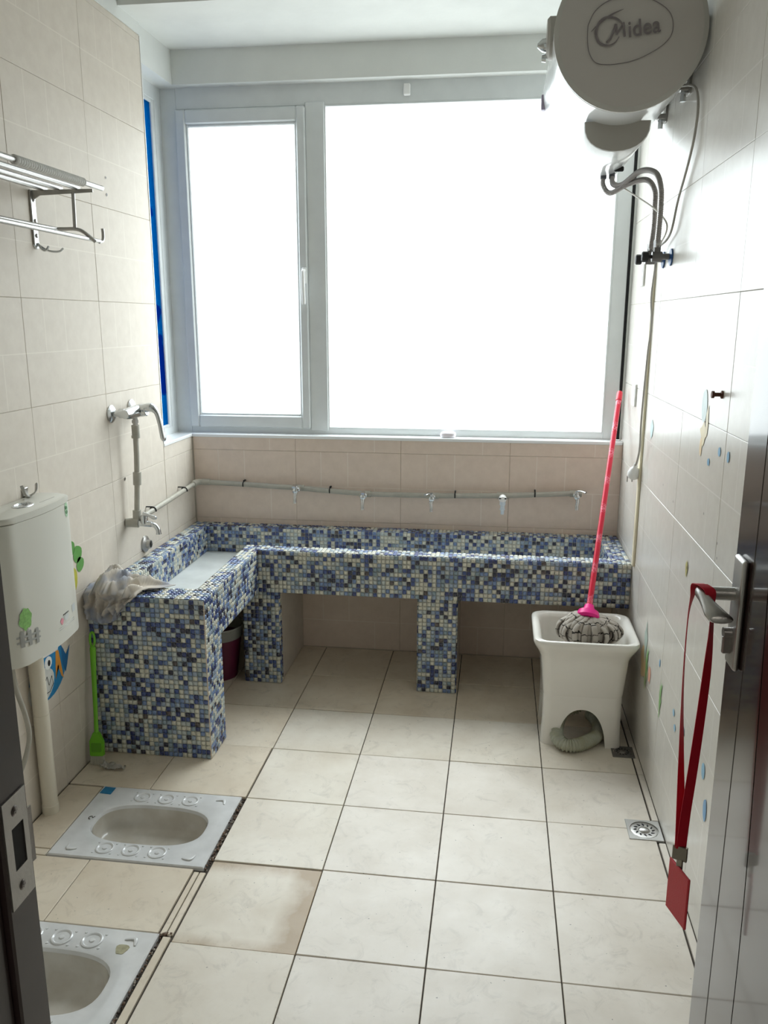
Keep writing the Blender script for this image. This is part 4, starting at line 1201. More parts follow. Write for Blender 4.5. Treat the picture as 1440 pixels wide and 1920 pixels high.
def blob(y, z, ry, rz, n=18, w=0.12, k=3, ph=0.0):
    return [(y+ry*math.cos(a)*(1+w*math.sin(k*a+ph)), z+rz*math.sin(a)*(1+w*math.cos((k+1)*a+ph))) for a in [2*PI*i/n for i in range(n)]]
M_leaf = mat('print_green', srgb(140, 190, 110), 0.4, noise_amt=0.3, noise_scale=120)
M_pgrey = mat('print_grey', srgb(158, 158, 154), 0.4)
M_ppink = mat('print_pink', srgb(220, 150, 160), 0.4)
M_pgreen = mat('print_dark_green', srgb(70, 130, 80), 0.4)
decal(blob(0.318, 0.735, 0.024, 0.032, 24, 0.10, 6), 'tree_print', M_leaf, ts, on_tank, 'printed green tree')
decal([(0.319, 0.706), (0.324, 0.706), (0.325, 0.672), (0.318, 0.672)], 'tree_print', M_pgrey, ts, on_tank)
for (z_, dz_) in ((0.684, 0.006), (0.668, 0.006)):
    for i in range(3):
        ya, yb_ = 0.285+0.030*i, 0.285+0.030*(i+1)
        decal([(ya, z_+0.003*(2-i)), (yb_, z_+0.003*(1-i)), (yb_, z_-dz_+0.003*(1-i)), (ya, z_-dz_+0.003*(2-i))], 'fence_print', M_pgrey, ts, on_tank)
for i in range(3):
    y_ = 0.293+0.030*i
    decal([(y_, 0.700-0.004*i), (y_+0.006, 0.704-0.004*i), (y_+0.012, 0.700-0.004*i), (y_+0.012, 0.656-0.004*i), (y_, 0.656-0.004*i)], 'fence_print', M_pgrey, ts, on_tank, off_label) if False else decal([(y_, 0.700-0.004*i), (y_+0.006, 0.704-0.004*i), (y_+0.012, 0.700-0.004*i), (y_+0.012, 0.656-0.004*i), (y_, 0.656-0.004*i)], 'fence_print', M_pgrey, ts, on_tank)
decal(blob(0.490, 0.664, 0.010, 0.010, 12, 0.2, 3), 'small_print', M_ppink, ts, on_tank)
decal(blob(0.520, 0.668, 0.016, 0.010, 12, 0.15, 3), 'small_print', mat('print_pale_grey', srgb(205, 208, 204), 0.4), ts, on_tank)
for y_ in (0.500, 0.508, 0.516, 0.524, 0.532): decal([(y_, 0.682), (y_+0.005, 0.683), (y_+0.005, 0.679), (y_, 0.678)], 'small_print', M_dark, ts, on_tank)
for z_ in (0.648, 0.641): decal([(0.470, z_), (0.575, z_+0.001), (0.575, z_-0.001), (0.470, z_-0.0015)], 'small_print', M_pgrey, ts, on_tank)
decal([(0.566, 0.690), (0.588, 0.692), (0.588, 0.668), (0.566, 0.666)], 'small_print', mat('print_block', srgb(196, 200, 200), 0.4), ts, on_tank)
decal(blob(0.588, 0.992, 0.011, 0.024, 18, 0.08, 4), 'leaf_print', mat('print_pale_green', srgb(170, 205, 170), 0.4), ts, on_tank, 'small green leaf emblem')
bm = B()
for (yy, zz, r__) in ((0.586, 0.998, 0.005), (0.588, 0.984, 0.005)):
    tube(bm, [on_tank(yy+r__*math.cos(2*PI*k/12), zz+r__*math.sin(2*PI*k/12), 0.0012) for k in range(13)], 0.0012, 5)
part('leaf_print', bm, M_pgreen, ts)
fp = thing('flush_pipe', 'cream plastic flush pipe running from under the cistern to the floor', 'pipe', (-0.938, 0.497, 0))
bm = B(); tube(bm, [(-0.9385, 0.497, 0.027), (-0.9385, 0.497, 0.345)], 0.0245, 20); part('lower_pipe', bm, M_pvc, fp, smooth=True)
bm = B(); tube(bm, [(-0.9385, 0.497, 0.3455), (-0.938, 0.495, 0.595)], 0.0238, 20); part('upper_pipe', bm, M_pvc, fp, smooth=True)
bm = B(); lathe(bm, [(0, 0), (0.0262, 0), (0.0262, 0.028), (0.0245, 0.030), (0, 0.030)], (-0.9385, 0.497, 0), (0, 0, 1), 22); part('floor_collar', bm, M_pvc, fp, smooth=True)
sh_ = thing('supply_hose', 'thin grey flexible hose bulging out behind the door jamb', 'hose', (-0.93, 0.28, 0.3))
bm = B(); tube(bm, smooth_path([(-0.925, 0.35, 0.597), (-0.92, 0.355, 0.50), (-0.912, 0.375, 0.40), (-0.915, 0.385, 0.32), (-0.93, 0.36, 0.24), (-0.955, 0.33, 0.18)], 8), 0.0075, 10)
part('hose', bm, M_ppr, sh_, smooth=True)
hk = thing('wall_hook', 'steel double wall hook sticking up behind the cistern', 'hook', (XL, 0.566, 1.03))
bm = B()
tube(bm, smooth_path([(-0.962, 0.572, 1.033), (-0.948, 0.572, 1.036), (-0.940, 0.590, 1.045), (-0.944, 0.606, 1.068)], 5), [0.005]*12+[0.0055, 0.0055, 0.006, 0.0045], 8, flat=0.6)
tube(bm, smooth_path([(-0.962, 0.568, 1.033), (-0.945, 0.560, 1.036), (-0.936, 0.530, 1.046), (-0.936, 0.513, 1.078)], 5), [0.005]*12+[0.0055, 0.0055, 0.006, 0.0045], 8, flat=0.6)
part('prongs', bm, M_steel, hk, smooth=True)
part('back_plate', boxm(XL, XL+0.005, 0.555, 0.585, 1.0335, 1.060, 0.002), M_steel, hk)

# ---------------------------------------------------------------- towel rack
rk = thing('towel_rack', 'steel towel shelf with lower rails and hook on the left wall', 'towel rack', (XL, 0.76, 1.94))
BX = [-0.762, -0.818, -0.876, -0.928]
for i, xb in enumerate(BX):
    bm = B(); y1_ = 0.822 if i == 0 else 0.775+0.004*i
    z_ = 1.953 if i == 0 else 1.949
    tube(bm, [(xb, 0.08, z_), (xb, y1_-0.004, z_), (xb, y1_, z_)], [0.0078, 0.0078, 0.005], 12)
    part('shelf_bar', bm, M_steel, rk, smooth=True)
for yy in (0.762, 0.14):
    bm = B()
    prism(bm, [(XL+0.001, 1.944), (-0.765, 1.944), (-0.765, 1.934), (XL+0.03, 1.928), (XL+0.012, 1.918), (XL+0.001, 1.90)], 'y', yy-0.0015, yy+0.0015)
    part('bracket_arm', bm, M_steel, rk)
    bm = B()
    box(bm, XL+0.0005, XL+0.006, yy-0.014, yy+0.014, 1.785, 1.945, 0.002)
    part('wall_plate', bm, M_steel, rk)
    for zz in (1.918, 1.855, 1.812):
        bm = B(); lathe(bm, [(0, 0), (0.0065, 0), (0.005, 0.004), (0, 0.005)], (XL+0.006, yy+0.002, zz), (1, 0, 0), 12)
        part('screw', bm, M_hose, rk, smooth=True)
bm = B()
tube(bm, [(-0.828, 0.762, 1.936), (-0.831, 0.762, 1.830)], 0.0055, 10)
part('hanger_rod', bm, M_steel, rk, smooth=True)
bm = B()
tube(bm, smooth_path([(-0.895, 0.745, 1.829), (-0.860, 0.758, 1.830), (-0.832, 0.762, 1.830), (-0.812, 0.770, 1.824), (-0.795, 0.790, 1.806), (-0.788, 0.800, 1.796)], 5), 0.0055, 10)
part('rail_support', bm, M_steel, rk, smooth=True)
for pts in ([(-0.800, 0.08, 1.806), (-0.802, 0.860, 1.803)], [(-0.882, 0.08, 1.826), (-0.882, 0.70, 1.827), (-0.884, 0.745, 1.829)]):
    bm = B(); tube(bm, pts, [0.0078]*(len(pts)-1)+[0.006], 12); part('rail', bm, M_steel, rk, smooth=True)
bm = B(); tube(bm, smooth_path([(-0.802, 0.855, 1.800), (-0.801, 0.878, 1.806), (-0.801, 0.884, 1.826), (-0.801, 0.882, 1.843)], 5), 0.0052, 10)
part('end_hook', bm, M_steel, rk, smooth=True)
bm = B(); pp, rr_ = ribbed([(BX[0], 0.345, 1.953), (BX[0], 0.52, 1.953), (BX[0], 0.70, 1.953)], 0.0100, 0.0110, 12, 0.26); tube(bm, pp, rr_, 12)
part('film_wrapping', bm, mat('clear_film', srgb(235, 235, 232), 0.3), rk, smooth='all', label='wrinkled remains of protective film on the front bar')
bm = B()
tube(bm, smooth_path([(-0.957, 0.765, 1.786), (-0.945, 0.772, 1.776), (-0.930, 0.785, 1.768), (-0.910, 0.800, 1.768), (-0.900, 0.808, 1.778)], 5), 0.0035, 8)
tube(bm, smooth_path([(-0.957, 0.762, 1.790), (-0.947, 0.766, 1.772), (-0.937, 0.772, 1.770), (-0.930, 0.777, 1.782)], 5), 0.0035, 8)
part('robe_hook', bm, M_chrome, rk, smooth=True)
bm = B(); lathe(bm, [(0, 0), (0.014, 0), (0.012, 0.005), (0, 0.007)], (XL+0.001, 0.764, 1.786), (1, 0, 0), 18); part('hook_base', bm, M_chrome, rk, smooth=True)

# ---------------------------------------------------------------- green toilet brush and paper scrap
gb = thing('toilet_brush', 'bright green long-handled toilet brush leaning beside the mosaic block', 'brush', (-0.925, 0.80, 0))
M_gr = mat('green_plastic', srgb(112, 186, 38), 0.35)
A0, A1 = Vector((-0.922, 0.790, 0.035)), Vector((-0.940, 0.858, 0.478))
ax = (A1-A0).normalized(); sd = Vector((1, 0.05, 0)); sd = (sd-ax*sd.dot(ax)).normalized(); nm = sd.cross(ax)
def bp_(s, w, n_=0.0): return A0 + ax*s + sd*w + nm*n_
def flat_outline(bm, prof, t0, t1, hole=None):
    L1 = [(s, w) for s, w in prof] + [(s, -w) for s, w in reversed(prof)]
    a = [bm.verts.new(bp_(s, w, t0)) for s, w in L1]; b_ = [bm.verts.new(bp_(s, w, t1)) for s, w in L1]
    fs = [bm.faces.new(a), bm.faces.new(list(reversed(b_)))]
    for i in range(len(a)): fs.append(bm.faces.new((a[i], b_[i], b_[(i+1) % len(a)], a[(i+1) % len(a)])))
    bmesh.ops.bevel(bm, geom=list({e_ for q in fs[:2] for e_ in q.edges}), offset=0.002, segments=2, affect='EDGES')
    bmesh.ops.recalc_face_normals(bm, faces=bm.faces)
bm = B(); flat_outline(bm, [(0.0, 0.021), (0.004, 0.026), (0.055, 0.026), (0.085, 0.012), (0.088, 0.009)], -0.007, 0.007)
part('brush_head', bm, M_gr, gb, smooth=30)
bm = B(); flat_outline(bm, [(0.016, 0.016), (0.020, 0.019), (0.046, 0.019), (0.050, 0.016)], 0.0065, 0.0082)
part('head_inset', bm, mat('green_shade', srgb(96, 160, 36), 0.4), gb)
bm = B(); tube(bm, [bp_(s, 0) for s in (0.08, 0.14, 0.30, 0.385, 0.392, 0.398)], [0.0085, 0.0075, 0.0095, 0.0110, 0.0112, 0.009], 12, flat=0.7, up=tuple(nm))
part('handle', bm, M_gr, gb, smooth=True)
bm = B(); tube(bm, [bp_(0.398+0.026+0.0265*math.cos(a)*1.0, 0.0085*math.sin(a)) for a in [2*PI*k/24 for k in range(25)]], 0.0042, 8, cap=False)
part('hanging_loop', bm, M_gr, gb, smooth=True)
bm = B(); mr = random.Random(3)
for i in range(11):
    for j in range(3):
        w = -0.022+0.0044*i; q = (j-1)*0.004
        p0 = bp_(0.002, w*0.95, q); p1 = bp_(-0.031, w*1.12+mr.uniform(-.002, .002), q*1.6); p1.z = max(p1.z, 0.0012)
        tube(bm, [p0, p1], 0.0014, 5)
part('bristles', bm, mat('bristle', srgb(206, 202, 186), 0.8), gb, kind='stuff')
pr_ = thing('paper_scrap', 'crumpled scrap of white tissue on the floor by the green brush', 'paper', (-0.865, 0.77, 0))
bm = B(); mr = random.Random(9); nx, ny = 14, 9
vs = {}
for i in range(nx+1):
    for j in range(ny+1):
        u_, v_ = i/nx, j/ny
        x = -0.895+0.085*u_+0.008*noise.noise(Vector((u_*4, v_*4, 1))); y = 0.745+0.038*v_*(1-0.45*u_)+0.012*u_+0.006*noise.noise(Vector((u_*5, v_*5, 7)))
        z = 0.006+0.034*abs(noise.noise(Vector((u_*5, v_*6, 4))))*(1.4-u_) + 0.006*max(0, math.sin(u_*9+v_*5))
        vs[i, j] = bm.verts.new((x, y, max(0.0012, z)))
for i in range(nx):
    for j in range(ny): bm.faces.new((vs[i, j], vs[i+1, j], vs[i+1, j+1], vs[i, j+1]))
q = bmesh.ops.solidify(bm, geom=list(bm.faces), thickness=0.0008)
part('tissue', bm, mat('tissue', srgb(236, 232, 224), 0.9), pr_, smooth='all')

# ---------------------------------------------------------------- wet cloth on the block corner
ck = thing('floor_cloth', 'crumpled grey and blue cloth draped over the left corner of the mosaic block', 'cloth', (-0.86, 0.93, 0.61))
bm = B(); nx, ny = 70, 56; vs = {}
def cloth_pt(u_, v_):
    # u along x, v from the rim (0) over the front edge down (1)
    w0 = -0.962+0.005*math.sin(v_*7); w1 = -0.700-0.085*v_-0.03*math.sin(v_*PI)
    if v_ < 0.30: w1 += 0.015
    x = w0+(w1-w0)*u_
    s = v_*0.27
    hump = math.exp(-((u_-0.36)/0.22)**2)*0.066*math.exp(-((v_-0.38)/0.24)**2) + math.exp(-((u_-0.72)/0.24)**2)*0.016*math.exp(-((v_-0.35)/0.3)**2) + 0.014*math.exp(-(u_/0.2)**2)*math.exp(-((v_-0.5)/0.3)**2)
    # folds: ridged noise running diagonally
    nz = noise.noise(Vector((u_*5.2+v_*3.0, v_*2.1-u_*1.6, 2.3)))
    nz2 = noise.noise(Vector((u_*11+v_*7, v_*5-u_*4, 5.3)))
    fold = 0.026*(1-abs(nz)*3.4) + 0.011*(1-abs(nz2)*3.0)
    edge = min(1, min(u_, 1-u_)*9, v_*8)
    fold = max(fold, -0.002)*(0.25+0.75*edge)
    top = 0.155-0.02*u_
    drop_end = 1.0
    if s < top:
        y = YF-0.004+(top-s); z = 0.6165+hump+fold
        k = max(0, 1-(top-s)/0.03); y -= 0.0; z -= 0.006*k
        y -= fold*0.5*k
    else:
        d_ = s-top
        lim = (0.072+0.022*math.sin(u_*PI*1.15+0.4)-0.055*max(0, u_-0.62)/0.38)/0.115
        d_ *= lim
        y = YF-0.010-fold*1.15-0.004*math.sin(u_*17)-hump*0.5; z = 0.612+hump*0.7+fold*.3-d_
    return (x+0.010*nz, y, z)
for i in range(nx+1):
    for j in range(ny+1): vs[i, j] = bm.verts.new(cloth_pt(i/nx, j/ny))
for i in range(nx):
    for j in range(ny): bm.faces.new((vs[i, j], vs[i+1, j], vs[i+1, j+1], vs[i, j+1]))
bmesh.ops.recalc_face_normals(bm, faces=bm.faces)
def cloth_mat():
    m = bpy.data.materials.new('worn_cloth'); m.use_nodes = True
    nt = m.node_tree; p = nt.nodes['Principled BSDF']; L = nt.links.new
    tc = nt.nodes.new('ShaderNodeTexCoord'); n1 = nt.nodes.new('ShaderNodeTexNoise'); n1.inputs['Scale'].default_value = 11; n1.inputs['Detail'].default_value = 3
    L(tc.outputs['Object'], n1.inputs['Vector'])
    rp = nt.nodes.new('ShaderNodeValToRGB'); cr = rp.color_ramp
    cr.elements[0].position = 0.36; cr.elements[0].color = srgb(146, 152, 166)
    cr.elements[1].position = 0.50; cr.elements[1].color = srgb(186, 178, 168)
    e_ = cr.elements.new(0.62); e_.color = srgb(206, 196, 182)
    L(n1.outputs['Fac'], rp.inputs['Fac']); L(rp.outputs['Color'], p.inputs['Base Color']); p.inputs['Roughness'].default_value = 0.95
    return m
part('cloth', bm, cloth_mat(), ck, smooth='all')
for o in list(bpy.data.objects):
    if o.name == 'cloth':
        md = o.modifiers.new('thickness', 'SOLIDIFY'); md.thickness = 0.0018; md.offset = 1

# ---------------------------------------------------------------- small things
sp_ = thing('soap', 'white oval soap bar on the window sill', 'soap', (0.243, 2.010, SILL))
bm = B()
rs = []
for z_, k in ((0.0005, 0.8), (0.004, 0.95), (0.012, 1.0), (0.020, 0.95), (0.025, 0.75)):
    rs.append([(x, y, SILL+z_) for x, y in rrect(0.243, 2.010, 0.036*k, 0.021*k, 0.018*k, 5)])
R = loft(bm, rs); bm.faces.new(list(reversed(R[0]))); bm.faces.new(R[-1])
part('bar', bm, mat('soap_white', srgb(240, 234, 240), 0.45), sp_, smooth=50)
bk = thing('bucket', 'bucket with a white rim and pink side in the dark under the trough', 'bucket', (-0.745, 1.60, 0))
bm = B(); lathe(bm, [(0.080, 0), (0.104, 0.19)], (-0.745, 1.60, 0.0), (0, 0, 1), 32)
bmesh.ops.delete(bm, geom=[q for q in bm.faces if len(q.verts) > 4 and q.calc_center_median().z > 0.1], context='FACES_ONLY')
part('side', bm, mat('shaded_pink', srgb(96, 26, 56), 0.5), bk, smooth=True)  # pink darkened to carry the deep shade under the trough
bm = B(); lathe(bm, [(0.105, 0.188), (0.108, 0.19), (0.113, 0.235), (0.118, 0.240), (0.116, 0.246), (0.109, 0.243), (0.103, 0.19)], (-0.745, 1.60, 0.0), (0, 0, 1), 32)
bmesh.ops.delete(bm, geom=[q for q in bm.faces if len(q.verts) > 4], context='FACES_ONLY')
part('rim', bm, mat('shaded_rim', srgb(138, 138, 132), 0.6), bk, smooth=True)  # white rim greyed in its colour for the same shade

# stickers and stains (flat prints) on the tiled walls
def lw(y, z): return (XL+0.0010, y, z)
def rw(y, z): return (XR-0.0010, y, z)
def wsticker(poly, col, parent, fn, label=None, rough=0.4, name='sticker'):
    key = 'print_%d_%d_%d' % col
    m = bpy.data.materials.get(key) or mat(key, srgb(*col), rough, noise_amt=0.12, noise_scale=50)
    return decal(poly, name, m, parent, fn, label)
# blue fish print below the cistern
wsticker(blob(0.600, 0.440, 0.112, 0.092, 28, 0.03, 2), (40, 130, 184), wl, lambda y, z: (XL+0.0009, y, z), 'round blue cartoon fish print below the cistern')
wsticker(blob(0.555, 0.408, 0.078, 0.060, 24, 0.05, 2), (214, 214, 208), wl, lambda y, z: (XL+0.0012, y, z))
wsticker([(0.52, 0.500), (0.668, 0.490), (0.676, 0.505), (0.664, 0.523), (0.52, 0.530)], (226, 222, 216), wl, lambda y, z: (XL+0.0014, y, z))
wsticker([(0.52, 0.528), (0.664, 0.522), (0.672, 0.548), (0.655, 0.588), (0.60, 0.606), (0.54, 0.585)], (186, 48, 56), wl, lambda y, z: (XL+0.0012, y, z), 'red cap printed above the fish')
wsticker([(0.690, 0.500), (0.716, 0.455), (0.745, 0.480), (0.720, 0.420), (0.706, 0.395), (0.690, 0.430)], (34, 104, 160), wl, lambda y, z: (XL+0.0011, y, z))
wsticker([(0.655, 0.492), (0.672, 0.488), (0.682, 0.430), (0.690, 0.380), (0.676, 0.395), (0.660, 0.440), (0.640, 0.395)], (222, 150, 60), wl, lambda y, z: (XL+0.0014, y, z))
wsticker(blob(0.606, 0.470, 0.022, 0.022, 14, 0.02, 2), (236, 236, 232), wl, lambda y, z: (XL+0.0015, y, z))
wsticker(blob(0.610, 0.468, 0.008, 0.011, 10, 0.02, 2), (30, 30, 34), wl, lambda y, z: (XL+0.0017, y, z))
bm = B(); tube(bm, [(XL+0.0014, y, z) for y, z in ((0.570, 0.405), (0.590, 0.428), (0.598, 0.395), (0.618, 0.420), (0.624, 0.390), (0.600, 0.372), (0.570, 0.375))], 0.0011, 5)
part('sticker', bm, M_dark, wl)
# green clover print beside the cistern
for y_, z_, a_, b_ in ((0.815, 0.800, 0.020, 0.026), (0.850, 0.770, 0.030, 0.030), (0.862, 0.730, 0.026, 0.026)):
    wsticker(blob(y_, z_, a_, b_, 14, 0.10, 2), (96, 156, 74), wl, lw, 'green leaf print beside the cistern')
wsticker(blob(0.815, 0.690, 0.020, 0.042, 14, 0.1, 2), (190, 186, 70), wl, lambda y, z: (XL+0.0013, y, z))
for y_, z_, s_ in ((1.253, 0.958, 0.007), (1.274, 2.060, 0.0045), (1.273, 2.002, 0.0055)):
    wsticker(blob(y_, z_, s_, s_, 8, 0.2, 2), (86, 78, 70), wl, lw, 'old screw hole', name='screw_hole')
# faded prints on the right wall
RW = [(blob(1.105, 0.335, 0.040, 0.050, 16, 0.30, 3), (176, 186, 150), 'faded coral print low on the right wall'), (blob(1.16, 0.355, 0.050, 0.060, 12, 0.25, 4), (212, 184, 140), None), (blob(1.035, 0.360, 0.022, 0.030, 12, 0.2, 5), (228, 170, 150), None),
      (blob(1.14, 0.440, 0.026, 0.060, 12, 0.35, 3), (176, 194, 184), None),
      
      (blob(0.642, 0.414, 0.013, 0.011, 12, 0.02, 2), (160, 200, 222), 'pale blue bubble print'), (blob(0.614, 0.378, 0.012, 0.011, 12, 0.02, 2), (160, 200, 222), 'pale blue bubble print'), (blob(0.515, 0.418, 0.015, 0.018, 12, 0.02, 2), (120, 180, 216), 'blue bubble print'),
      (blob(0.885, 0.468, 0.008, 0.014, 10, 0.02, 2), (130, 180, 214), 'small blue drop print'), 
      (blob(0.278, 0.433, 0.016, 0.022, 14, 0.02, 2), (150, 196, 222), 'pale blue bubble print'), (blob(0.232, 0.350, 0.016, 0.030, 16, 0.08, 2), (120, 170, 212), 'blue fish tail print'),
      (blob(0.597, 1.335, 0.030, 0.045, 16, 0.05, 2), (206, 226, 226), 'very faint teal bubble print'), (blob(0.583, 1.262, 0.034, 0.026, 16, 0.35, 3), (236, 220, 178), 'faint yellow print'), (blob(0.555, 1.300, 0.012, 0.040, 12, 0.25, 2), (236, 220, 178), None),
      (blob(0.600, 1.225, 0.012, 0.026, 12, 0.1, 2), (234, 204, 150), None),
      (blob(0.505, 1.198, 0.012, 0.010, 12, 0.02, 2), (110, 170, 206), 'small blue bubble print'), (blob(0.408, 1.240, 0.012, 0.012, 12, 0.02, 2), (110, 170, 206), 'small blue bubble print'), (blob(0.326, 1.240, 0.011, 0.014, 12, 0.02, 2), (110, 170, 206), 'small blue bubble print'),
      (blob(1.324, 1.165, 0.014, 0.012, 10, 0.2, 2), (40, 96, 96), 'dark teal paint spot'), (blob(1.33, 1.180, 0.030, 0.030, 12, 0.2, 3), (200, 226, 226), None),
      (blob(0.638, 0.866, 0.013, 0.022, 12, 0.2, 3), (196, 186, 120), 'dirty yellow stain'), (blob(0.632, 0.870, 0.004, 0.005, 8, 0.2, 3), (84, 70, 40), None)]
for yc_, zc_, h_ in ((0.836, 0.300, 0.14), (0.508, 0.300, 0.11), (1.09, 0.30, 0.16)):
    for k in range(7):
        a_ = (-1)**k*(0.25+0.10*(k % 3)); b0 = zc_+h_*(0.10+0.11*k) if k < 6 else zc_; L_ = h_*(0.42-0.03*k) if k < 6 else h_
        if k == 6: a_ = 0.0
        dy_, dz_ = math.sin(a_)*L_, math.cos(a_)*L_
        RW.append(([(yc_-0.004, b0), (yc_+0.004, b0), (yc_+dy_*0.6+0.005, b0+dz_*0.6), (yc_+dy_, b0+dz_), (yc_+dy_*0.6-0.005, b0+dz_*0.6)], (140, 186, 120), 'green seaweed print' if k == 6 else None))
RW += [(blob(y_, z_, 0.003, 0.004, 8, 0.3, 2), (70, 66, 62), None) for y_, z_ in ((1.05, 1.03), (1.31, 1.12), (0.88, 1.01), (0.50, 1.06), (0.345, 1.02), (0.335, 0.985))]
for i, (poly, col, lab) in enumerate(RW):
    e_ = 0.0008 + 0.00003*i
    wsticker(poly, col, wr, (lambda ee: (lambda y, z: (XR-ee, y, z)))(e_), lab)

# ---------------------------------------------------------------- door, handle, jamb
def door_mat():
    m = bpy.data.materials.new('dark_polished_door'); m.use_nodes = True
    nt = m.node_tree; p = nt.nodes['Principled BSDF']; L = nt.links.new
    tc = nt.nodes.new('ShaderNodeTexCoord'); mp_ = nt.nodes.new('ShaderNodeMapping'); mp_.inputs['Scale'].default_value = (30, 30, 3)
    n1 = nt.nodes.new('ShaderNodeTexNoise'); n1.inputs['Scale'].default_value = 2.5; n1.inputs['Detail'].default_value = 5
    L(tc.outputs['Object'], mp_.inputs[0]); L(mp_.outputs[0], n1.inputs['Vector'])
    rp = nt.nodes.new('ShaderNodeValToRGB'); rp.color_ramp.elements[0].color = srgb(34, 20, 18); rp.color_ramp.elements[1].color = srgb(58, 36, 32)
    L(n1.outputs['Fac'], rp.inputs['Fac']); L(rp.outputs['Color'], p.inputs['Base Color'])
    p.inputs['Roughness'].default_value = 0.2; p.inputs['Specular IOR Level'].default_value = 0.35; p.inputs['Coat Weight'].default_value = 0.6; p.inputs['Coat Roughness'].default_value = 0.07
    return m
M_door = door_mat()
DX, DY0, DY1 = 0.876, -1.09, -0.292
dr = empty('door_1'); dr['kind'] = 'structure'
part('door_leaf', boxm(DX+0.003, DX+0.045, DY0, DY1, 0.008, 2.24, 0.002), M_door, dr)
# face boards: a narrow stile at the free edge, then a panel with a curved edge
def stile_edge(z):
    # the groove bows away from the free edge at mid height
    return 0.0
bm = B(); box(bm, DX, DX+0.004, DY1-0.098, DY1-0.0005, 0.010, 2.238, 0.0012)
part('stile', bm, M_door, dr)
def bow(z): return DY1-0.155-0.075*math.cos((z-0.45)/1.1*PI*0.5)**2 if abs((z-0.45)/1.1) < 1 else DY1-0.155
zs = [0.010+2.228*i/40 for i in range(41)]
bm = B(); prism(bm, [(DY1-0.102, z) for z in zs] + [(bow(z)+0.002, z) for z in reversed(zs)], 'x', DX, DX+0.004)
part('curved_panel', bm, M_door, dr)
bm = B(); prism(bm, [(bow(z)-0.002, z) for z in zs] + [(DY0+0.004, z) for z in reversed(zs)], 'x', DX, DX+0.004)
part('main_panel', bm, M_door, dr)
bm = B()
box(bm, DX-0.011, DX, -0.372, -0.318, 0.985, 1.178, 0.006, 3)
dh_ = part('handle_plate', bm, M_steel, dr, smooth=30)
bm = B()
tube(bm, [(DX-0.010, -0.338, 1.112), (DX-0.066, -0.338, 1.112)], 0.0115, 14)
lathe(bm, [(0, 0), (0.0125, 0.0), (0.0125, 0.004), (0, 0.005)], (DX-0.060, -0.338, 1.112), (-1, 0, 0), 14)
part('spindle', bm, M_steel, dr, smooth=True)
bm = B()
rs = []
for y_, x_, z_, hx_, hz_ in ((-0.326, 0.812, 1.112, 0.007, 0.010), (-0.336, 0.812, 1.112, 0.0095, 0.012), (-0.352, 0.814, 1.108, 0.009, 0.011), (-0.372, 0.818, 1.101, 0.012, 0.010), (-0.392, 0.824, 1.094, 0.018, 0.010), (-0.405, 0.829, 1.090, 0.020, 0.008), (-0.409, 0.830, 1.089, 0.017, 0.005)):
    rs.append([(x_+hx_*math.cos(a), y_, z_+hz_*math.sin(a)) for a in [2*PI*k/16 for k in range(16)]])
R = loft(bm, rs); bm.faces.new(R[0]); bm.faces.new(R[-1]); bmesh.ops.recalc_face_normals(bm, faces=bm.faces)
part('handle', bm, M_steel, dr, smooth=50)
bm = B()
prism(bm, [(-0.345+0.0095*math.cos(a), 1.045+0.0095*math.sin(a)) for a in [-0.9+2*PI*k/18*0.88+0 for k in range(16)]] , 'x', DX-0.024, DX-0.008)
box(bm, DX-0.024, DX-0.008, -0.349, -0.341, 1.008, 1.040, 0.002)
part('lock_cylinder', bm, M_hose, dr, smooth=30)

M_jamb = mat('dark_jamb', srgb(52, 40, 40), 0.35, noise_amt=0.3, noise_scale=18, coat=0.3)
dj = empty('trim_2'); dj['kind'] = 'structure'
bm = B()
box(bm, -0.055, 0.047, -1.139, -1.096, 0.0, 2.30, 0.002)
part('stop_bead', bm, M_jamb, dj)
bm = B(); box(bm, -0.055, 0.0405, -1.26, -1.1395, 0.0, 2.30, 0.002); part('jamb_board', bm, M_jamb, dj)
bm = B(); box(bm, 0.985-0.055, 0.990, -1.26, -1.096, 0.0, 2.30, 0.002); part('hinge_board', bm, M_jamb, dj)
bm = B(); box(bm, 0.040, 0.935, -1.26, -1.12, 2.25, 2.32, 0.002); part('head_board', bm, M_jamb, dj)
bm = B()
XJ = 0.047
zc = 1.098
for (ya, yb_, za, zb) in ((-1.136, -1.101, 1.120, 1.150), (-1.136, -1.101, 1.044, 1.078), (-1.136, -1.126, 1.078, 1.120), (-1.108, -1.101, 1.078, 1.120)):
    box(bm, XJ-0.0003, XJ+0.0016, ya, yb_, za, zb)
prism(bm, [(XJ-0.0003, -1.101), (XJ+0.0016, -1.101), (XJ+0.0022, -1.0955), (XJ+0.0012, -1.0955)], 'z', 1.070, 1.126)
part('strike_plate', bm, M_steel, dj, label='worn steel strike plate')
part('latch_hole', boxm(XJ-0.0002, XJ+0.0006, -1.127, -1.107, 1.077, 1.121), M_dark, dj)
for z_ in (1.135, 1.060):
    bm = B(); lathe(bm, [(0, 0.0002), (0.0045, 0.0002), (0.005, 0.0006), (0.0035, 0.0016), (0, 0.0014)], (XJ+0.0012, -1.119, z_), (1, 0, 0), 16)
    box(bm, XJ+0.0026, XJ+0.0030, -1.1215, -1.1165, z_-0.0006, z_+0.0006); box(bm, XJ+0.0026, XJ+0.0030, -1.1196, -1.1184, z_-0.0025, z_+0.0025)
    part('screw', bm, M_hose, dj, smooth=True)

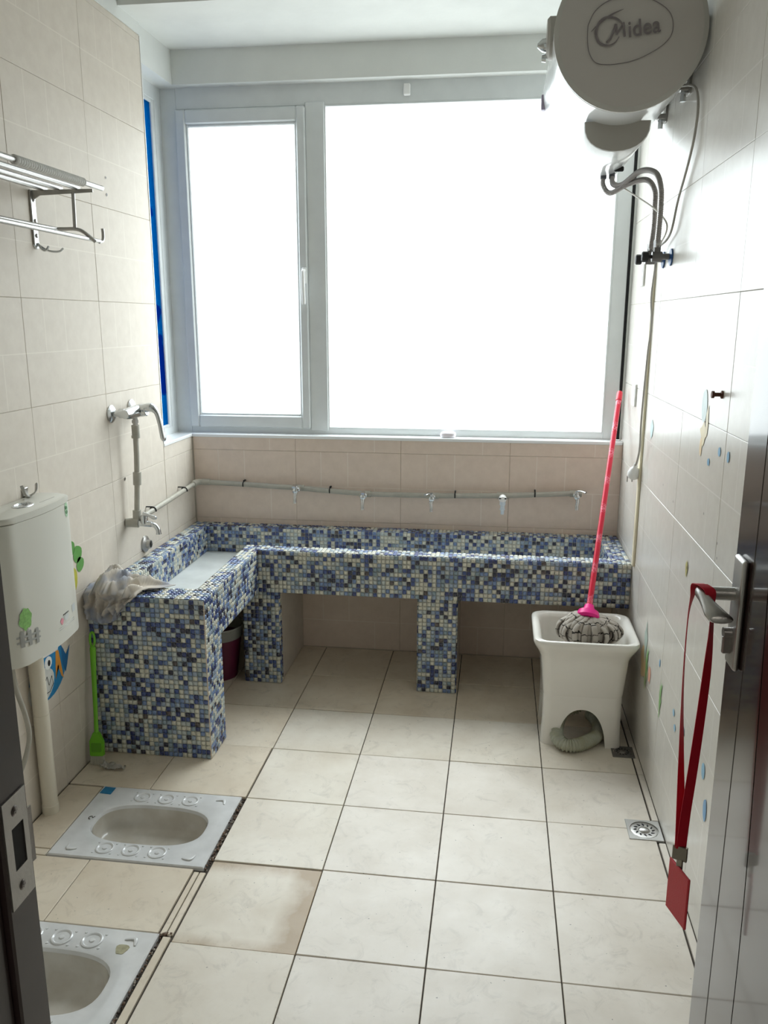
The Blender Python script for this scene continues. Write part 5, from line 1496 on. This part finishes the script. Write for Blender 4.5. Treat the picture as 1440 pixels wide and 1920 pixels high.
# ---------------------------------------------------------------- red lanyard with card holder
M_red = mat('red_ribbon', srgb(196, 18, 44), 0.55)
M_redh = mat('red_leatherette', srgb(196, 40, 52), 0.5, bump=0.2, bump_scale=400)
ly = thing('lanyard', 'red ribbon lanyard with a red card holder hanging from the door handle', 'lanyard', (0.815, -0.345, 0.55))
def ribbon(bm, pts, width, t=0.0012):
    """pts: (x,y,z, angle of the ribbon's width in the xy plane)"""
    rs = []
    P = smooth_path([p[:3] for p in pts], 6); A = smooth_path([(p[3], 0, 0) for p in pts], 6)
    for i, (p, a) in enumerate(zip(P, A)):
        w = Vector((math.cos(a.x), math.sin(a.x), 0))*width/2
        tg = (P[min(i+1, len(P)-1)]-P[max(i-1, 0)]).normalized(); n = w.cross(tg).normalized()*t/2
        rs.append([p+w+n, p+w-n, p-w-n, p-w+n])
    R = loft(bm, rs); bm.faces.new(R[0]); bm.faces.new(R[-1]); bmesh.ops.recalc_face_normals(bm, faces=bm.faces)
bm = B()
ribbon(bm, [(0.812, -0.339, 1.126, 0.1), (0.806, -0.324, 1.122, 0.2), (0.804, -0.318, 1.100, 0.9), (0.800, -0.317, 1.06, 1.25), (0.800, -0.318, 0.98, 1.25), (0.802, -0.322, 0.90, 1.15), (0.806, -0.332, 0.80, 0.8), (0.810, -0.345, 0.70, 0.3), (0.812, -0.350, 0.632, 0.2)], 0.016)
ribbon(bm, [(0.812, -0.338, 1.1265, 0.1), (0.822, -0.353, 1.121, 0.2), (0.826, -0.360, 1.10, 0.9), (0.828, -0.361, 1.06, 1.0), (0.828, -0.360, 0.98, 0.6), (0.825, -0.358, 0.88, 0.45), (0.821, -0.355, 0.78, 0.35), (0.817, -0.353, 0.70, 0.3), (0.815, -0.352, 0.632, 0.2)], 0.019)
part('ribbon', bm, M_red, ly, smooth=40)
bm = B()
M_clip = mat('bronze_clip', (0.26, 0.24, 0.20, 1), 0.35, 0.9)
bx = Matrix.Rotation(-1.15, 4, 'Z')
def rot_box(bm, c, hx_, hy_, hz_, ang, bev=0.001):
    fs0 = set(bm.verts)
    box(bm, -hx_, hx_, -hy_, hy_, -hz_, hz_, bev)
    nv = [v for v in bm.verts if v not in fs0]
    M_ = Matrix.Translation(c) @ Matrix.Rotation(ang, 4, 'Z')
    bmesh.ops.transform(bm, matrix=M_, verts=nv)
ANG = math.atan2(-0.070, 0.022)
rot_box(bm, (0.8140, -0.352, 0.622), 0.013, 0.0035, 0.014, ANG*0.35)
rot_box(bm, (0.8145, -0.354, 0.600), 0.006, 0.0020, 0.012, ANG*0.6)
part('clip', bm, M_clip, ly)
bm = B(); rot_box(bm, (0.8145, -0.360, 0.545), 0.034, 0.0025, 0.052, ANG, 0.002)
part('card_holder', bm, M_redh, ly, smooth=30)
